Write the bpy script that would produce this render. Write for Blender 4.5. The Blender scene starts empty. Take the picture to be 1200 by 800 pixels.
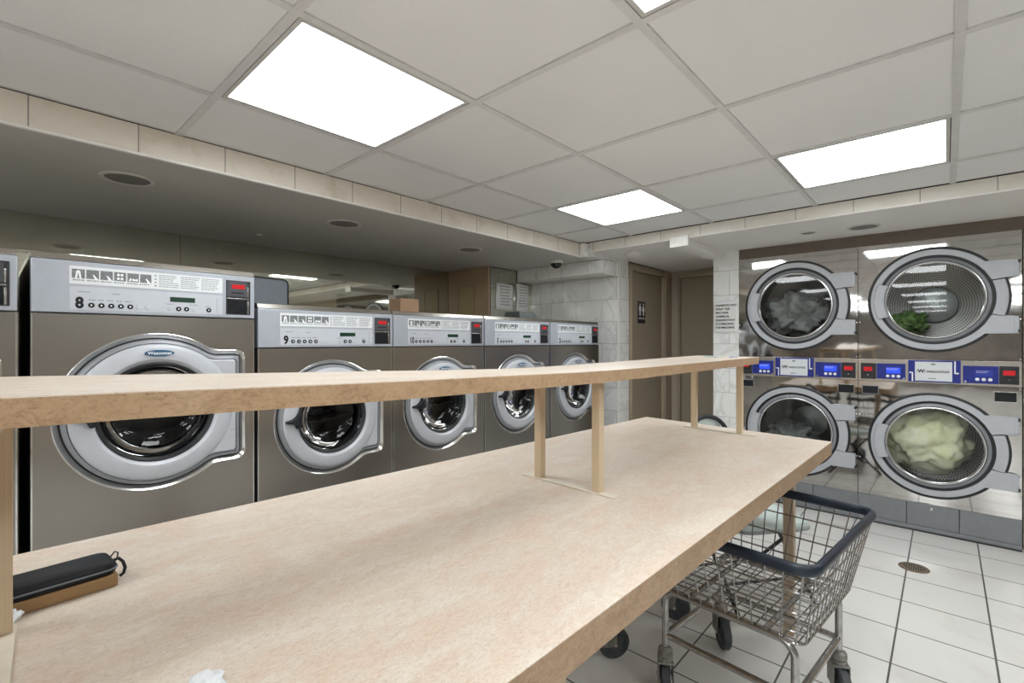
import bpy, bmesh, math, random
from math import pi, sin, cos, radians, sqrt, atan2, hypot, floor
from mathutils import Vector, Matrix, noise
random.seed(7)
C = bpy.context.scene.collection
SC = bpy.context.scene
CAM_H = 1.24

# ------------------------------------------------------------------ materials
def new_mat(name):
    m = bpy.data.materials.new(name); m.use_nodes = True
    nt = m.node_tree
    return m, nt, nt.nodes['Principled BSDF']
def setp(b, col=None, rough=None, metal=None, spec=None, emis=None, estr=None, coat=None, aniso=None):
    if col is not None: b.inputs['Base Color'].default_value = (*col, 1)
    if rough is not None: b.inputs['Roughness'].default_value = rough
    if metal is not None: b.inputs['Metallic'].default_value = metal
    if spec is not None: b.inputs['Specular IOR Level'].default_value = spec
    if emis is not None: b.inputs['Emission Color'].default_value = (*emis, 1)
    if estr is not None: b.inputs['Emission Strength'].default_value = estr
    if coat is not None: b.inputs['Coat Weight'].default_value = coat
    if aniso is not None: b.inputs['Anisotropic'].default_value = aniso
def N(nt, t, **kw):
    n = nt.nodes.new(t)
    for k, v in kw.items(): setattr(n, k, v)
    return n
def L(nt, a, b): nt.links.new(a, b)
def ramp(nt, fac, stops):
    r = N(nt, 'ShaderNodeValToRGB')
    el = r.color_ramp.elements
    while len(el) < len(stops): el.new(0.5)
    for e, (p, c) in zip(el, stops): e.position = p; e.color = (*c, 1)
    L(nt, fac, r.inputs['Fac']); return r.outputs['Color']
def math_n(nt, op, a, b=None, c=None):
    n = N(nt, 'ShaderNodeMath', operation=op)
    for i, v in enumerate((a, b, c)):
        if v is None: continue
        if isinstance(v, (int, float)): n.inputs[i].default_value = v
        else: L(nt, v, n.inputs[i])
    return n.outputs[0]
def bump(nt, b, h, strength, dist=0.001):
    n = N(nt, 'ShaderNodeBump'); n.inputs['Strength'].default_value = strength; n.inputs['Distance'].default_value = dist
    L(nt, h, n.inputs['Height']); L(nt, n.outputs[0], b.inputs['Normal'])
def coords(nt, scale=(1, 1, 1), loc=(0, 0, 0)):
    t = N(nt, 'ShaderNodeTexCoord'); m = N(nt, 'ShaderNodeMapping')
    m.inputs['Scale'].default_value = scale; m.inputs['Location'].default_value = loc
    L(nt, t.outputs['Object'], m.inputs['Vector']); return m.outputs[0]
def noise_t(nt, vec, scale, detail=3, rough=0.5, dist=0):
    n = N(nt, 'ShaderNodeTexNoise'); n.inputs['Scale'].default_value = scale; n.inputs['Detail'].default_value = detail
    n.inputs['Roughness'].default_value = rough; n.inputs['Distortion'].default_value = dist
    L(nt, vec, n.inputs['Vector']); return n.outputs['Fac']

def simple(name, col, rough=0.5, metal=0.0, var=0.06, scale=25, spec=None, coat=None, bmp=0):
    """plain paint / plastic / metal with a faint procedural variation"""
    m, nt, b = new_mat(name); setp(b, col, rough, metal, spec, coat=coat)
    f = noise_t(nt, coords(nt), scale, 4)
    lo = tuple(max(0, c * (1 - var)) for c in col); hi = tuple(min(1, c * (1 + var)) for c in col)
    L(nt, ramp(nt, f, [(0.3, lo), (0.7, hi)]), b.inputs['Base Color'])
    if bmp: bump(nt, b, f, bmp)
    return m
def brushed(name, col, rough=0.28, axis=0, streak=0.12, metal=1.0):
    m, nt, b = new_mat(name); setp(b, col, rough, metal)
    s = [700, 700, 700]; s[axis] = 3.0
    f = noise_t(nt, coords(nt, tuple(s)), 1.0, 3, 0.6)
    mixf = f
    lo = tuple(c * (1 - streak) for c in col); hi = tuple(min(1, c * (1 + streak)) for c in col)
    L(nt, ramp(nt, mixf, [(0.2, lo), (0.8, hi)]), b.inputs['Base Color'])
    return m
def emit(name, col, strength, base=(0.02, 0.02, 0.02)):
    m, nt, b = new_mat(name); setp(b, base, 0.3, 0, emis=col, estr=strength)
    return m
def tile_mat(name, ax_u, w, h, phase_u, phase_v, offset, c1, c2, grout, gw=0.003, rough=0.15, vein=3.0, veincol=None, ax_v=2, bumps=0.4):
    """marble-look wall / floor tile laid in a grid on two object axes"""
    m, nt, b = new_mat(name); setp(b, c1, rough, 0)
    t = N(nt, 'ShaderNodeTexCoord'); s = N(nt, 'ShaderNodeSeparateXYZ'); L(nt, t.outputs['Object'], s.inputs[0])
    cm = N(nt, 'ShaderNodeCombineXYZ')
    L(nt, math_n(nt, 'SUBTRACT', s.outputs[ax_u], phase_u - 20 * w), cm.inputs[0])
    L(nt, math_n(nt, 'SUBTRACT', s.outputs[ax_v], phase_v - 20 * h), cm.inputs[1])
    br = N(nt, 'ShaderNodeTexBrick'); br.offset = offset; br.offset_frequency = 2; br.squash = 1.0
    br.inputs['Scale'].default_value = 1.0; br.inputs['Mortar Size'].default_value = gw
    br.inputs['Mortar Smooth'].default_value = 0.1; br.inputs['Brick Width'].default_value = w; br.inputs['Row Height'].default_value = h
    br.inputs['Color1'].default_value = (0, 0, 0, 1); br.inputs['Color2'].default_value = (1, 1, 1, 1); br.inputs['Mortar'].default_value = (0.5, 0.5, 0.5, 1)
    br.inputs['Bias'].default_value = 0
    L(nt, cm.outputs[0], br.inputs['Vector'])
    # every tile gets its own piece of veining
    ad = N(nt, 'ShaderNodeVectorMath', operation='MULTIPLY_ADD')
    L(nt, br.outputs['Color'], ad.inputs[0]); ad.inputs[1].default_value = (3.7, 5.1, 2.3); L(nt, t.outputs['Object'], ad.inputs[2])
    f = noise_t(nt, ad.outputs[0], vein, 6, 0.6, 0.7)
    stops = [(0.30, c2), (0.46, c1), (0.60, c1), (0.75, c2)] if veincol is None else [(0.3, c2), (0.45, c1), (0.49, veincol), (0.53, c1), (0.72, c2)]
    col = ramp(nt, f, stops)
    mx = N(nt, 'ShaderNodeMix', data_type='RGBA'); L(nt, br.outputs['Fac'], mx.inputs['Factor']); L(nt, col, mx.inputs[6]); mx.inputs[7].default_value = (*grout, 1)
    L(nt, mx.outputs[2], b.inputs['Base Color'])
    r = N(nt, 'ShaderNodeMapRange'); r.inputs['To Min'].default_value = rough; r.inputs['To Max'].default_value = 0.8
    L(nt, br.outputs['Fac'], r.inputs['Value']); L(nt, r.outputs[0], b.inputs['Roughness'])
    bump(nt, b, math_n(nt, 'SUBTRACT', 1.0, br.outputs['Fac']), bumps, 0.001)
    return m

M = {}
M['tile_band_x'] = tile_mat('cream marble tile band x', 0, 0.292, 0.3, 0.10, 1.90, 0.0, (0.74, 0.69, 0.61), (0.62, 0.55, 0.46), (0.30, 0.28, 0.25), 0.0022, 0.22, 5)
M['tile_band_y'] = tile_mat('cream marble tile band y', 1, 0.292, 0.3, 0.10, 1.90, 0.0, (0.76, 0.72, 0.65), (0.67, 0.62, 0.54), (0.34, 0.32, 0.29), 0.0022, 0.22, 5)
M['tile_wall_y'] = tile_mat('white marble tile', 1, 0.29, 0.2, 0.005, 0.02, 0.5, (0.84, 0.84, 0.82), (0.76, 0.76, 0.74), (0.42, 0.42, 0.40), 0.002, 0.07, 2.2, (0.70, 0.69, 0.67))
M['tile_wall_x'] = tile_mat('white marble tile x', 0, 0.29, 0.2, 0.02, 0.02, 0.5, (0.84, 0.84, 0.82), (0.76, 0.76, 0.74), (0.42, 0.42, 0.40), 0.002, 0.07, 2.2, (0.70, 0.69, 0.67))
M['floor'] = tile_mat('beige floor tile', 0, 0.303, 0.3035, 2.955, 0.157, 0.0, (0.735, 0.72, 0.69), (0.67, 0.65, 0.615), (0.10, 0.10, 0.095), 0.0035, 0.20, 2.0, ax_v=1, bumps=0.5)

def ceil_mat():
    m, nt, b = new_mat('acoustic ceiling tile'); setp(b, (0.7, 0.68, 0.65), 0.9)
    v = coords(nt); f = noise_t(nt, v, 260, 2); g = noise_t(nt, v, 1.2, 3); h = noise_t(nt, v, 90, 2)
    L(nt, ramp(nt, math_n(nt, 'ADD', math_n(nt, 'MULTIPLY', g, 0.6), math_n(nt, 'MULTIPLY', f, 0.4)), [(0.3, (0.72, 0.72, 0.715)), (0.7, (0.80, 0.80, 0.795))]), b.inputs['Base Color'])
    bump(nt, b, math_n(nt, 'ADD', f, h), 0.35, 0.001); return m
M['ceiling'] = ceil_mat()
M['tbar'] = simple('ceiling grid bar', (0.64, 0.635, 0.625), 0.5)
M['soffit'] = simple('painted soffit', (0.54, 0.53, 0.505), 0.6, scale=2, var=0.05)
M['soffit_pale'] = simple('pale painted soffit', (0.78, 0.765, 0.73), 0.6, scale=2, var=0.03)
M['white_trim'] = simple('white trim', (0.80, 0.78, 0.74), 0.4)
M['tan_wall'] = simple('tan wall paint', (0.46, 0.40, 0.32), 0.6, scale=3)
M['pale_wall'] = simple('pale wall paint', (0.74, 0.73, 0.71), 0.6, scale=3)
M['back_wall'] = simple('brownish back wall', (0.24, 0.21, 0.185), 0.6, scale=3, var=0.2)
M['opposite_wall'] = simple('greige wall paint', (0.40, 0.375, 0.345), 0.6, scale=3)
M['brown_strip'] = simple('brown filler strip', (0.16, 0.125, 0.095), 0.5)
M['tan_door'] = simple('tan door paint', (0.34, 0.285, 0.215), 0.45, scale=2, var=0.04)
M['tan_frame'] = simple('tan door frame', (0.40, 0.33, 0.25), 0.45, scale=3)
M['dark_gap'] = simple('dark service gap', (0.02, 0.02, 0.02), 0.9)
def mirror_mat():
    m, nt, b = new_mat('aged mirror'); setp(b, (0.62, 0.62, 0.55), 0.03, 1.0)
    f = noise_t(nt, coords(nt), 3, 4)
    L(nt, ramp(nt, f, [(0.3, (0.58, 0.58, 0.50)), (0.7, (0.66, 0.66, 0.58))]), b.inputs['Base Color']); return m
M['mirror'] = mirror_mat()

def laminate(name, base, warm, pale, dark, rough=0.33, stretch=(1, 2.2, 1)):
    m, nt, b = new_mat(name); setp(b, base, rough)
    v = coords(nt, stretch)
    big = noise_t(nt, v, 6.5, 6, 0.65, 0.8); mid = noise_t(nt, v, 45, 6, 0.75, 1.5); fine = noise_t(nt, v, 190, 4, 0.7)
    c1 = ramp(nt, big, [(0.36, warm), (0.5, base), (0.64, pale)])
    c2 = ramp(nt, mid, [(0.36, dark), (0.49, base), (0.62, pale)])
    mx = N(nt, 'ShaderNodeMix', data_type='RGBA'); mx.inputs['Factor'].default_value = 0.5; L(nt, c1, mx.inputs[6]); L(nt, c2, mx.inputs[7])
    sp = ramp(nt, fine, [(0.33, (0.62, 0.56, 0.52)), (0.45, (1, 1, 1)), (0.64, (1, 1, 1)), (0.78, (1.0, 1.0, 1.0))])
    mu = N(nt, 'ShaderNodeMix', data_type='RGBA', blend_type='MULTIPLY'); mu.inputs['Factor'].default_value = 0.8
    L(nt, mx.outputs[2], mu.inputs[6]); L(nt, sp, mu.inputs[7]); L(nt, mu.outputs[2], b.inputs['Base Color'])
    return m
M['lam_top'] = laminate('speckled beige laminate', (0.63, 0.54, 0.45), (0.62, 0.46, 0.355), (0.70, 0.645, 0.57), (0.50, 0.395, 0.31))
M['lam_edge'] = laminate('tan laminate edge', (0.40, 0.265, 0.155), (0.33, 0.205, 0.11), (0.46, 0.32, 0.20), (0.22, 0.13, 0.07), 0.4, (1, 1, 1.5))
M['post'] = brushed('cream painted timber', (0.58, 0.46, 0.31), 0.5, 2, 0.10, 0)
M['strip'] = simple('cream strip', (0.66, 0.60, 0.50), 0.45)
M['leg_wood'] = brushed('table leg timber', (0.42, 0.32, 0.22), 0.5, 2, 0.10, 0)
M['steel_front'] = brushed('brushed stainless front', (0.36, 0.338, 0.308), 0.26, 2, 0.04)
M['steel_edge'] = simple('polished steel edge', (0.72, 0.71, 0.69), 0.16, 1.0)
M['steel_cap'] = simple('steel cap', (0.58, 0.55, 0.50), 0.22, 1.0)
M['cab_side'] = simple('dark cabinet side', (0.05, 0.05, 0.05), 0.6)
M['panel_grey'] = simple('silver grey plastic', (0.40, 0.425, 0.475), 0.35, 0.25, var=0.03)
M['door_grey'] = simple('satin grey door', (0.47, 0.485, 0.52), 0.42, 0.12, var=0.03)
M['door_mid'] = simple('mid grey seal', (0.25, 0.26, 0.28), 0.4, 0.2)
M['black_rubber'] = simple('black rubber', (0.015, 0.016, 0.018), 0.45)
M['black_plastic'] = simple('black plastic', (0.014, 0.015, 0.019), 0.45)
M['label_white'] = simple('printed white label', (0.70, 0.72, 0.74), 0.4, var=0.02)
M['label_panel'] = simple('pale control label', (0.50, 0.525, 0.57), 0.4, var=0.02)
M['coin_plate'] = simple('charcoal coin plate', (0.055, 0.058, 0.066), 0.45)
M['ink'] = simple('black ink', (0.012, 0.013, 0.016), 0.55, spec=0.25)
M['ink_grey'] = simple('grey print', (0.25, 0.27, 0.29), 0.5)
M['picto'] = simple('pictogram grey', (0.17, 0.18, 0.19), 0.5, var=0.4, scale=300)
M['btn'] = simple('grey push button', (0.50, 0.52, 0.55), 0.4)
M['lcd'] = emit('green display', (0.0, 0.08, 0.03), 0.12, (0.005, 0.025, 0.012))
M['red_led'] = emit('red display', (1.0, 0.015, 0.03), 0.30, (0.25, 0.0, 0.0))
M['blue_lcd'] = emit('blue display', (0.015, 0.08, 1.0), 0.9)
M['blue_lcd_dim'] = emit('dim blue display', (0.01, 0.04, 0.5), 0.5)
M['blue_panel'] = simple('dark blue panel', (0.010, 0.022, 0.22), 0.3)
M['badge_blue'] = simple('blue badge', (0.02, 0.10, 0.20), 0.3)
M['white_ink'] = simple('white print', (0.85, 0.86, 0.88), 0.4)
def polished():
    m, nt, b = new_mat('polished dryer steel'); setp(b, (0.52, 0.51, 0.50), 0.045, 1.0)
    f = noise_t(nt, coords(nt, (1, 1, 0.8)), 5.0, 2, 0.4)
    g = noise_t(nt, coords(nt), 16, 3)
    L(nt, ramp(nt, g, [(0.3, (0.48, 0.465, 0.45)), (0.7, (0.56, 0.545, 0.53))]), b.inputs['Base Color'])
    bump(nt, b, f, 0.10, 0.010); return m
M['polished'] = polished()
M['dryer_grey'] = simple('grey kick panel', (0.23, 0.24, 0.255), 0.4, 0.2)
M['chrome'] = simple('chrome', (0.75, 0.74, 0.72), 0.12, 1.0)
M['silver_ring'] = simple('silver ring', (0.70, 0.71, 0.72), 0.2, 0.9)
def glass_mat(name, tint, ior):
    m, nt, b = new_mat(name); nt.nodes.remove(b)
    out = nt.nodes['Material Output']; tr = N(nt, 'ShaderNodeBsdfTransparent'); tr.inputs[0].default_value = (*tint, 1)
    gl = N(nt, 'ShaderNodeBsdfGlossy'); gl.inputs['Roughness'].default_value = 0.02
    fr = N(nt, 'ShaderNodeFresnel'); fr.inputs['IOR'].default_value = ior
    mx = N(nt, 'ShaderNodeMixShader'); L(nt, fr.outputs[0], mx.inputs[0]); L(nt, tr.outputs[0], mx.inputs[1]); L(nt, gl.outputs[0], mx.inputs[2])
    L(nt, mx.outputs[0], out.inputs[0]); return m
M['glass'] = glass_mat('door glass', (0.88, 0.90, 0.90), 1.6)
M['glass_dark'] = glass_mat('smoked door glass', (0.50, 0.51, 0.53), 1.38)
def drum_mat():
    m, nt, b = new_mat('perforated drum steel'); setp(b, (0.3, 0.3, 0.3), 0.3, 0.9)
    t = N(nt, 'ShaderNodeTexCoord'); s = N(nt, 'ShaderNodeSeparateXYZ'); L(nt, t.outputs['Object'], s.inputs[0])
    # object axes of the drum mesh: x right, z up, y depth, centre at its own origin
    r = math_n(nt, 'SQRT', math_n(nt, 'ADD', math_n(nt, 'MULTIPLY', s.outputs[0], s.outputs[0]), math_n(nt, 'MULTIPLY', s.outputs[2], s.outputs[2])))
    a = math_n(nt, 'ARCTAN2', s.outputs[2], s.outputs[0])
    rr = math_n(nt, 'MULTIPLY', math_n(nt, 'ADD', r, s.outputs[1]), 88)
    row = math_n(nt, 'FLOOR', rr)
    u = math_n(nt, 'FRACT', math_n(nt, 'ADD', math_n(nt, 'MULTIPLY', a, 110 / (2 * pi)), math_n(nt, 'MULTIPLY', row, 0.5)))
    v = math_n(nt, 'FRACT', rr)
    du = math_n(nt, 'SUBTRACT', u, 0.5); dv = math_n(nt, 'SUBTRACT', v, 0.5)
    d = math_n(nt, 'SQRT', math_n(nt, 'ADD', math_n(nt, 'MULTIPLY', du, du), math_n(nt, 'MULTIPLY', dv, dv)))
    hole = math_n(nt, 'GREATER_THAN', d, 0.30)
    L(nt, ramp(nt, hole, [(0.0, (0.008, 0.008, 0.008)), (1.0, (0.24, 0.235, 0.22))]), b.inputs['Base Color'])
    return m
M['drum'] = drum_mat()
M['drum_plain'] = simple('washer drum steel', (0.16, 0.16, 0.165), 0.25, 0.9)
M['hub'] = simple('drum hub', (0.42, 0.45, 0.44), 0.3, 0.6)
def cloth(name, a, b_, sc=14):
    m, nt, b = new_mat(name); setp(b, a, 0.9)
    v = coords(nt, (1, 1, 1)); f = noise_t(nt, v, sc, 4, 0.6, 0.5); g = noise_t(nt, v, 300, 1)
    L(nt, ramp(nt, f, [(0.35, a), (0.65, b_)]), b.inputs['Base Color']); bump(nt, b, g, 0.3); return m
M['cloth_green'] = cloth('green cloth', (0.07, 0.16, 0.04), (0.22, 0.38, 0.11))
M['cloth_yellow'] = cloth('pale yellow cloth', (0.74, 0.74, 0.42), (0.88, 0.88, 0.66), 5)
M['cloth_white'] = cloth('white cloth', (0.55, 0.56, 0.54), (0.75, 0.76, 0.74), 9)
M['cloth_grey'] = cloth('grey cloth', (0.20, 0.205, 0.205), (0.34, 0.35, 0.34), 9)
M['wire'] = simple('chromed wire', (0.42, 0.415, 0.41), 0.22, 1.0, var=0.15, scale=60)
M['tube'] = simple('worn chrome tube', (0.44, 0.43, 0.42), 0.22, 1.0, var=0.22, scale=40)
M['bumper'] = simple('navy vinyl bumper', (0.008, 0.015, 0.028), 0.35, var=0.2)
M['caster_grey'] = simple('dirty caster steel', (0.24, 0.23, 0.21), 0.45, 0.6, var=0.3, scale=60)
M['caster_rub'] = simple('grey caster rubber', (0.055, 0.06, 0.065), 0.6, var=0.25, scale=50)
M['light_frame'] = simple('light frame', (0.55, 0.54, 0.52), 0.45)
M['lamp'] = emit('lamp diffuser', (0.945, 0.985, 1.0), 10.8, (0.8, 0.8, 0.8))
M['lamp_ring'] = simple('downlight ring', (0.62, 0.60, 0.57), 0.45)
M['lamp_dark'] = simple('downlight baffle', (0.20, 0.19, 0.18), 0.6)
M['paper'] = simple('white paper', (0.80, 0.80, 0.78), 0.8, var=0.02, scale=6)
M['cardboard'] = simple('cardboard', (0.34, 0.215, 0.135), 0.85, var=0.06, scale=8)
M['brown_wood'] = brushed('brown wood block', (0.33, 0.20, 0.09), 0.5, 0, 0.15, 0)
M['case'] = simple('black case', (0.010, 0.011, 0.014), 0.35, var=0.3, scale=30, bmp=0.2, spec=0.22)
M['grey_plastic'] = simple('dark grey plastic', (0.16, 0.18, 0.21), 0.42)
M['grey_lid'] = simple('grey lid', (0.085, 0.095, 0.09), 0.6)
M['col_brown'] = simple('brown laminate', (0.48, 0.345, 0.225), 0.35, var=0.08, scale=4)
M['col_panel'] = simple('olive tan panel', (0.50, 0.39, 0.21), 0.45, var=0.05, scale=4)
M['mint'] = simple('pale mint plastic', (0.52, 0.60, 0.57), 0.4)
M['mint_dark'] = simple('grey green rim', (0.28, 0.31, 0.30), 0.45)
M['brass'] = simple('bronze drain', (0.20, 0.15, 0.10), 0.4, 0.7, var=0.3, scale=60)
M['dome'] = simple('smoked dome', (0.02, 0.02, 0.025), 0.08)
M['leaf_green'] = simple('teal leaflet', (0.20, 0.42, 0.36), 0.5)
M['leaf_blue'] = simple('blue leaflet', (0.12, 0.16, 0.36), 0.5)
M['plastic_bag'] = simple('crumpled white plastic', (0.72, 0.75, 0.78), 0.35)

# ------------------------------------------------------------------ mesh builder
class MB:
    def __init__(s): s.v = []; s.f = []
    def add(s, vs, fs):
        o = len(s.v); s.v += [tuple(p) for p in vs]; s.f += [tuple(i + o for i in f) for f in fs]; return s
    def box(s, x0, x1, y0, y1, z0, z1, rz=0, c=None):
        vs = [(x, y, z) for z in (z0, z1) for y in (y0, y1) for x in (x0, x1)]
        if rz:
            cx, cy = c or ((x0 + x1) / 2, (y0 + y1) / 2)
            vs = [(cx + (x - cx) * cos(rz) - (y - cy) * sin(rz), cy + (x - cx) * sin(rz) + (y - cy) * cos(rz), z) for x, y, z in vs]
        return s.add(vs, [(0, 2, 3, 1), (4, 5, 7, 6), (0, 1, 5, 4), (1, 3, 7, 5), (3, 2, 6, 7), (2, 0, 4, 6)])
    def prism(s, poly, a0, a1, plane='xz'):
        """poly of 2D points; plane xz -> extruded along y, xy -> along z, yz -> along x"""
        def P(p, a): return {'xz': (p[0], a, p[1]), 'xy': (p[0], p[1], a), 'yz': (a, p[0], p[1])}[plane]
        n = len(poly); vs = [P(p, a0) for p in poly] + [P(p, a1) for p in poly]
        fs = [tuple(range(n)), tuple(range(2 * n - 1, n - 1, -1))] + [(i, i + n, (i + 1) % n + n, (i + 1) % n) for i in range(n)]
        return s.add(vs, fs)
    def loft(s, loops, closed=True, cap0=False, cap1=False):
        n = len(loops[0]); vs = [p for l in loops for p in l]; fs = []
        for k in range(len(loops) - 1):
            for i in range(n if closed else n - 1):
                j = (i + 1) % n; fs.append((k * n + i, k * n + j, (k + 1) * n + j, (k + 1) * n + i))
        if cap0: fs.append(tuple(range(n - 1, -1, -1)))
        if cap1: fs.append(tuple((len(loops) - 1) * n + i for i in range(n)))
        return s.add(vs, fs)
    def lathe_y(s, prof, cx=0, cz=0, n=72, a0=0, a1=2 * pi, cap=False):
        """profile (radius, y) turned about the y axis through cx, cz"""
        full = abs(a1 - a0 - 2 * pi) < 1e-6; m = n if full else n + 1
        loops = [[(cx + r * cos(a0 + (a1 - a0) * i / n), y, cz + r * sin(a0 + (a1 - a0) * i / n)) for i in range(m)] for r, y in prof]
        return s.loft(loops, full, cap0=cap, cap1=cap)
    def lathe_z(s, prof, cx=0, cy=0, n=48, cap=True):
        loops = [[(cx + r * cos(2 * pi * i / n), cy + r * sin(2 * pi * i / n), z) for i in range(n)] for r, z in prof]
        return s.loft(loops, True, cap0=cap, cap1=cap)
    def tube(s, pts, r, n=8, closed=False, cap=True):
        pts = [Vector(p) for p in pts]; m = len(pts); loops = []; prev = None
        for i, p in enumerate(pts):
            if closed: t = (pts[(i + 1) % m] - pts[i - 1])
            else: t = (pts[min(i + 1, m - 1)] - pts[max(i - 1, 0)])
            t.normalize()
            if prev is None:
                a = Vector((0, 0, 1)) if abs(t.z) < 0.9 else Vector((1, 0, 0))
                u = t.cross(a).normalized()
            else: u = (prev - t * prev.dot(t)).normalized()
            w = t.cross(u); prev = u
            loops.append([tuple(p + (u * cos(2 * pi * k / n) + w * sin(2 * pi * k / n)) * r) for k in range(n)])
        if closed: loops.append(loops[0])
        return s.loft(loops, True, cap0=(cap and not closed), cap1=(cap and not closed))
    def quad(s, a, b, c, d): return s.add([a, b, c, d], [(0, 1, 2, 3)])
    def xform(s, mat): s.v = [tuple(mat @ Vector(p)) for p in s.v]; return s

def obj(name, mb, mat, parent=None, bevel=0, seg=2, smooth=35, kind=None, loc=None, label=None, matrix=None):
    me = bpy.data.meshes.new(name)
    vs = mb.v
    if loc is not None: vs = [(x - loc[0], y - loc[1], z - loc[2]) for x, y, z in vs]
    me.from_pydata(vs, [], mb.f); me.validate()
    bm = bmesh.new(); bm.from_mesh(me); bmesh.ops.recalc_face_normals(bm, faces=bm.faces); bm.to_mesh(me); bm.free()
    me.materials.append(mat)
    if smooth:
        me.polygons.foreach_set('use_smooth', [True] * len(me.polygons)); me.set_sharp_from_angle(angle=radians(smooth))
    o = bpy.data.objects.new(name, me); C.objects.link(o)
    if parent: o.parent = parent
    if loc is not None: o.location = loc
    if bevel:
        b = o.modifiers.new('edge', 'BEVEL'); b.width = bevel; b.segments = seg; b.limit_method = 'ANGLE'; b.angle_limit = radians(40)
    if kind: o['kind'] = kind
    if label: o['label'] = label
    return o
def tag(o, label, cat, group=None):
    o['label'] = label; o['category'] = cat
    if group: o['group'] = group
    return o
def thing(name, label, cat, loc=(0, 0, 0), rz=0, group=None):
    o = bpy.data.objects.new(name, None); C.objects.link(o); o.location = loc; o.rotation_euler = (0, 0, rz); o.empty_display_size = 0.1
    return tag(o, label, cat, group)
def struct(name, mb, mat, parent=None, **k):
    return obj(name, mb, mat, parent, kind=None if parent else 'structure', **k)
def copy_tree(o, parent=None):
    c = o.copy(); C.objects.link(c)
    if parent: c.parent = parent
    for ch in list(o.children): copy_tree(ch, c)
    return c

def text_mb(txt, size, x, y, z, align='CENTER', bold=0.0, sx=1.0, depth=0.0004):
    """lettering standing in the xz plane, facing -y, baseline at z"""
    cu = bpy.data.curves.new('lettering', 'FONT'); cu.body = txt; cu.size = size; cu.align_x = align
    cu.offset = bold; cu.extrude = depth; cu.resolution_u = 3
    t = bpy.data.objects.new('lettering', cu); C.objects.link(t)
    dg = bpy.context.evaluated_depsgraph_get(); me = bpy.data.meshes.new_from_object(t.evaluated_get(dg))
    m = MB(); m.add([(x + v.co.x * sx, y - v.co.z, z + v.co.y) for v in me.vertices], [tuple(p.vertices) for p in me.polygons])
    bpy.data.objects.remove(t); bpy.data.curves.remove(cu); bpy.data.meshes.remove(me)
    return m
def join(*ms):
    r = MB()
    for m in ms: r.add(m.v, m.f)
    return r
def text_lines(x0, x1, z0, z1, rows, y, cols=1, h=0.35, seed=1):
    """unreadably small print: broken thin dashes"""
    rnd = random.Random(seed); m = MB(); rh = (z1 - z0) / rows; cw = (x1 - x0) / cols
    for c in range(cols):
        for r in range(rows):
            x = x0 + c * cw; xe = x + cw * rnd.uniform(0.65, 0.93); zc = z1 - (r + 0.5) * rh
            while x < xe:
                w = min(rnd.uniform(0.004, 0.011), xe - x)
                m.box(x, x + w, y - 0.0003, y, zc - rh * h / 2, zc + rh * h / 2); x += w + 0.0015
    return m

# ------------------------------------------------------------------ the room
H = 2.0545            # suspended ceiling
SW = 1.945            # washer soffit underside
SD = 1.978            # dryer soffit underside
GX0, GY0, P = 0.520, 1.801, 0.61
XB, YB = -9.5, -2.55  # walls behind the camera
XF = 3.36             # dryer-side soffit face
YF = 2.26             # washer-side soffit face
light_cells = set()
for kx in range(-5, 2):
    for ky in range(0, 3): light_cells.add((3 * kx, 2 * ky))

m = MB(); m.box(XB - 0.1, 5.1, YB - 0.1, 3.82, -0.06, 0.0); struct('floor', m, M['floor'], smooth=0)

m = MB(); tb = MB()
ix0 = floor((XB - GX0) / P); ix1 = 5
xs = [XB] + [GX0 + P * i for i in range(ix0 + 1, ix1)] + [XF]
ys = [YF] + [GY0 - P * j for j in range(0, 7)] + [YB]
def cell_index(xa, yb):  # lower-left grid index of a cell
    return round((xa - GX0) / P), round((GY0 - yb) / P)
for a in range(len(xs) - 1):
    for b in range(len(ys) - 1):
        x0, x1 = xs[a], xs[a + 1]; y1, y0 = ys[b], ys[b + 1]
        if abs(x1 - x0 - P) < 0.01 and abs(y1 - y0 - P) < 0.01 and cell_index(x0, y1) in light_cells: continue
        m.box(x0 + 0.002, x1 - 0.002, y0 + 0.002, y1 - 0.002, H + 0.006, H + 0.022)
struct('ceiling', m, M['ceiling'], smooth=0, bevel=0.001)
for x in xs[1:-1]: tb.box(x - 0.012, x + 0.012, YB, YF, H, H + 0.0058)
for y in ys[1:-1]: tb.box(XB, XF, y - 0.012, y + 0.012, H + 0.0003, H + 0.0057)
struct('trim_1', tb, M['tbar'], smooth=0)
m = MB(); m.box(XB - 0.1, 5.1, YB - 0.1, 3.82, H + 0.12, H + 0.16); struct('ceiling', m, M['dark_gap'], smooth=0)

# washer-side soffit: underside board + tiled fascia + lower edge bead
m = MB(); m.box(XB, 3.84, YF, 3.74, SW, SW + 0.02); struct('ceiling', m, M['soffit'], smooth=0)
m = MB(); m.box(XB, XF, YF - 0.012, YF, SW + 0.004, H); struct('wall_left', m, M['tile_band_x'], smooth=0)
m = MB(); m.box(XB, XF, YF - 0.016, YF + 0.001, SW - 0.004, SW + 0.006); struct('trim_2', m, M['white_trim'], bevel=0.002)
# dryer-side soffit
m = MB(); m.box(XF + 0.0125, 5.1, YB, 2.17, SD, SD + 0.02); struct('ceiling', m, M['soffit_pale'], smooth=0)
m = MB(); m.box(XF, XF + 0.012, YB, 2.17, SD + 0.004, H); struct('wall_right', m, M['tile_band_y'], smooth=0)
m = MB(); m.box(XF - 0.004, XF + 0.014, YB, 1.345, SD - 0.004, SD + 0.006); m.box(XF - 0.004, XF + 0.014, 1.485, 2.17, SD - 0.004, SD + 0.006)
struct('trim_3', m, M['white_trim'], bevel=0.002)
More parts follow.
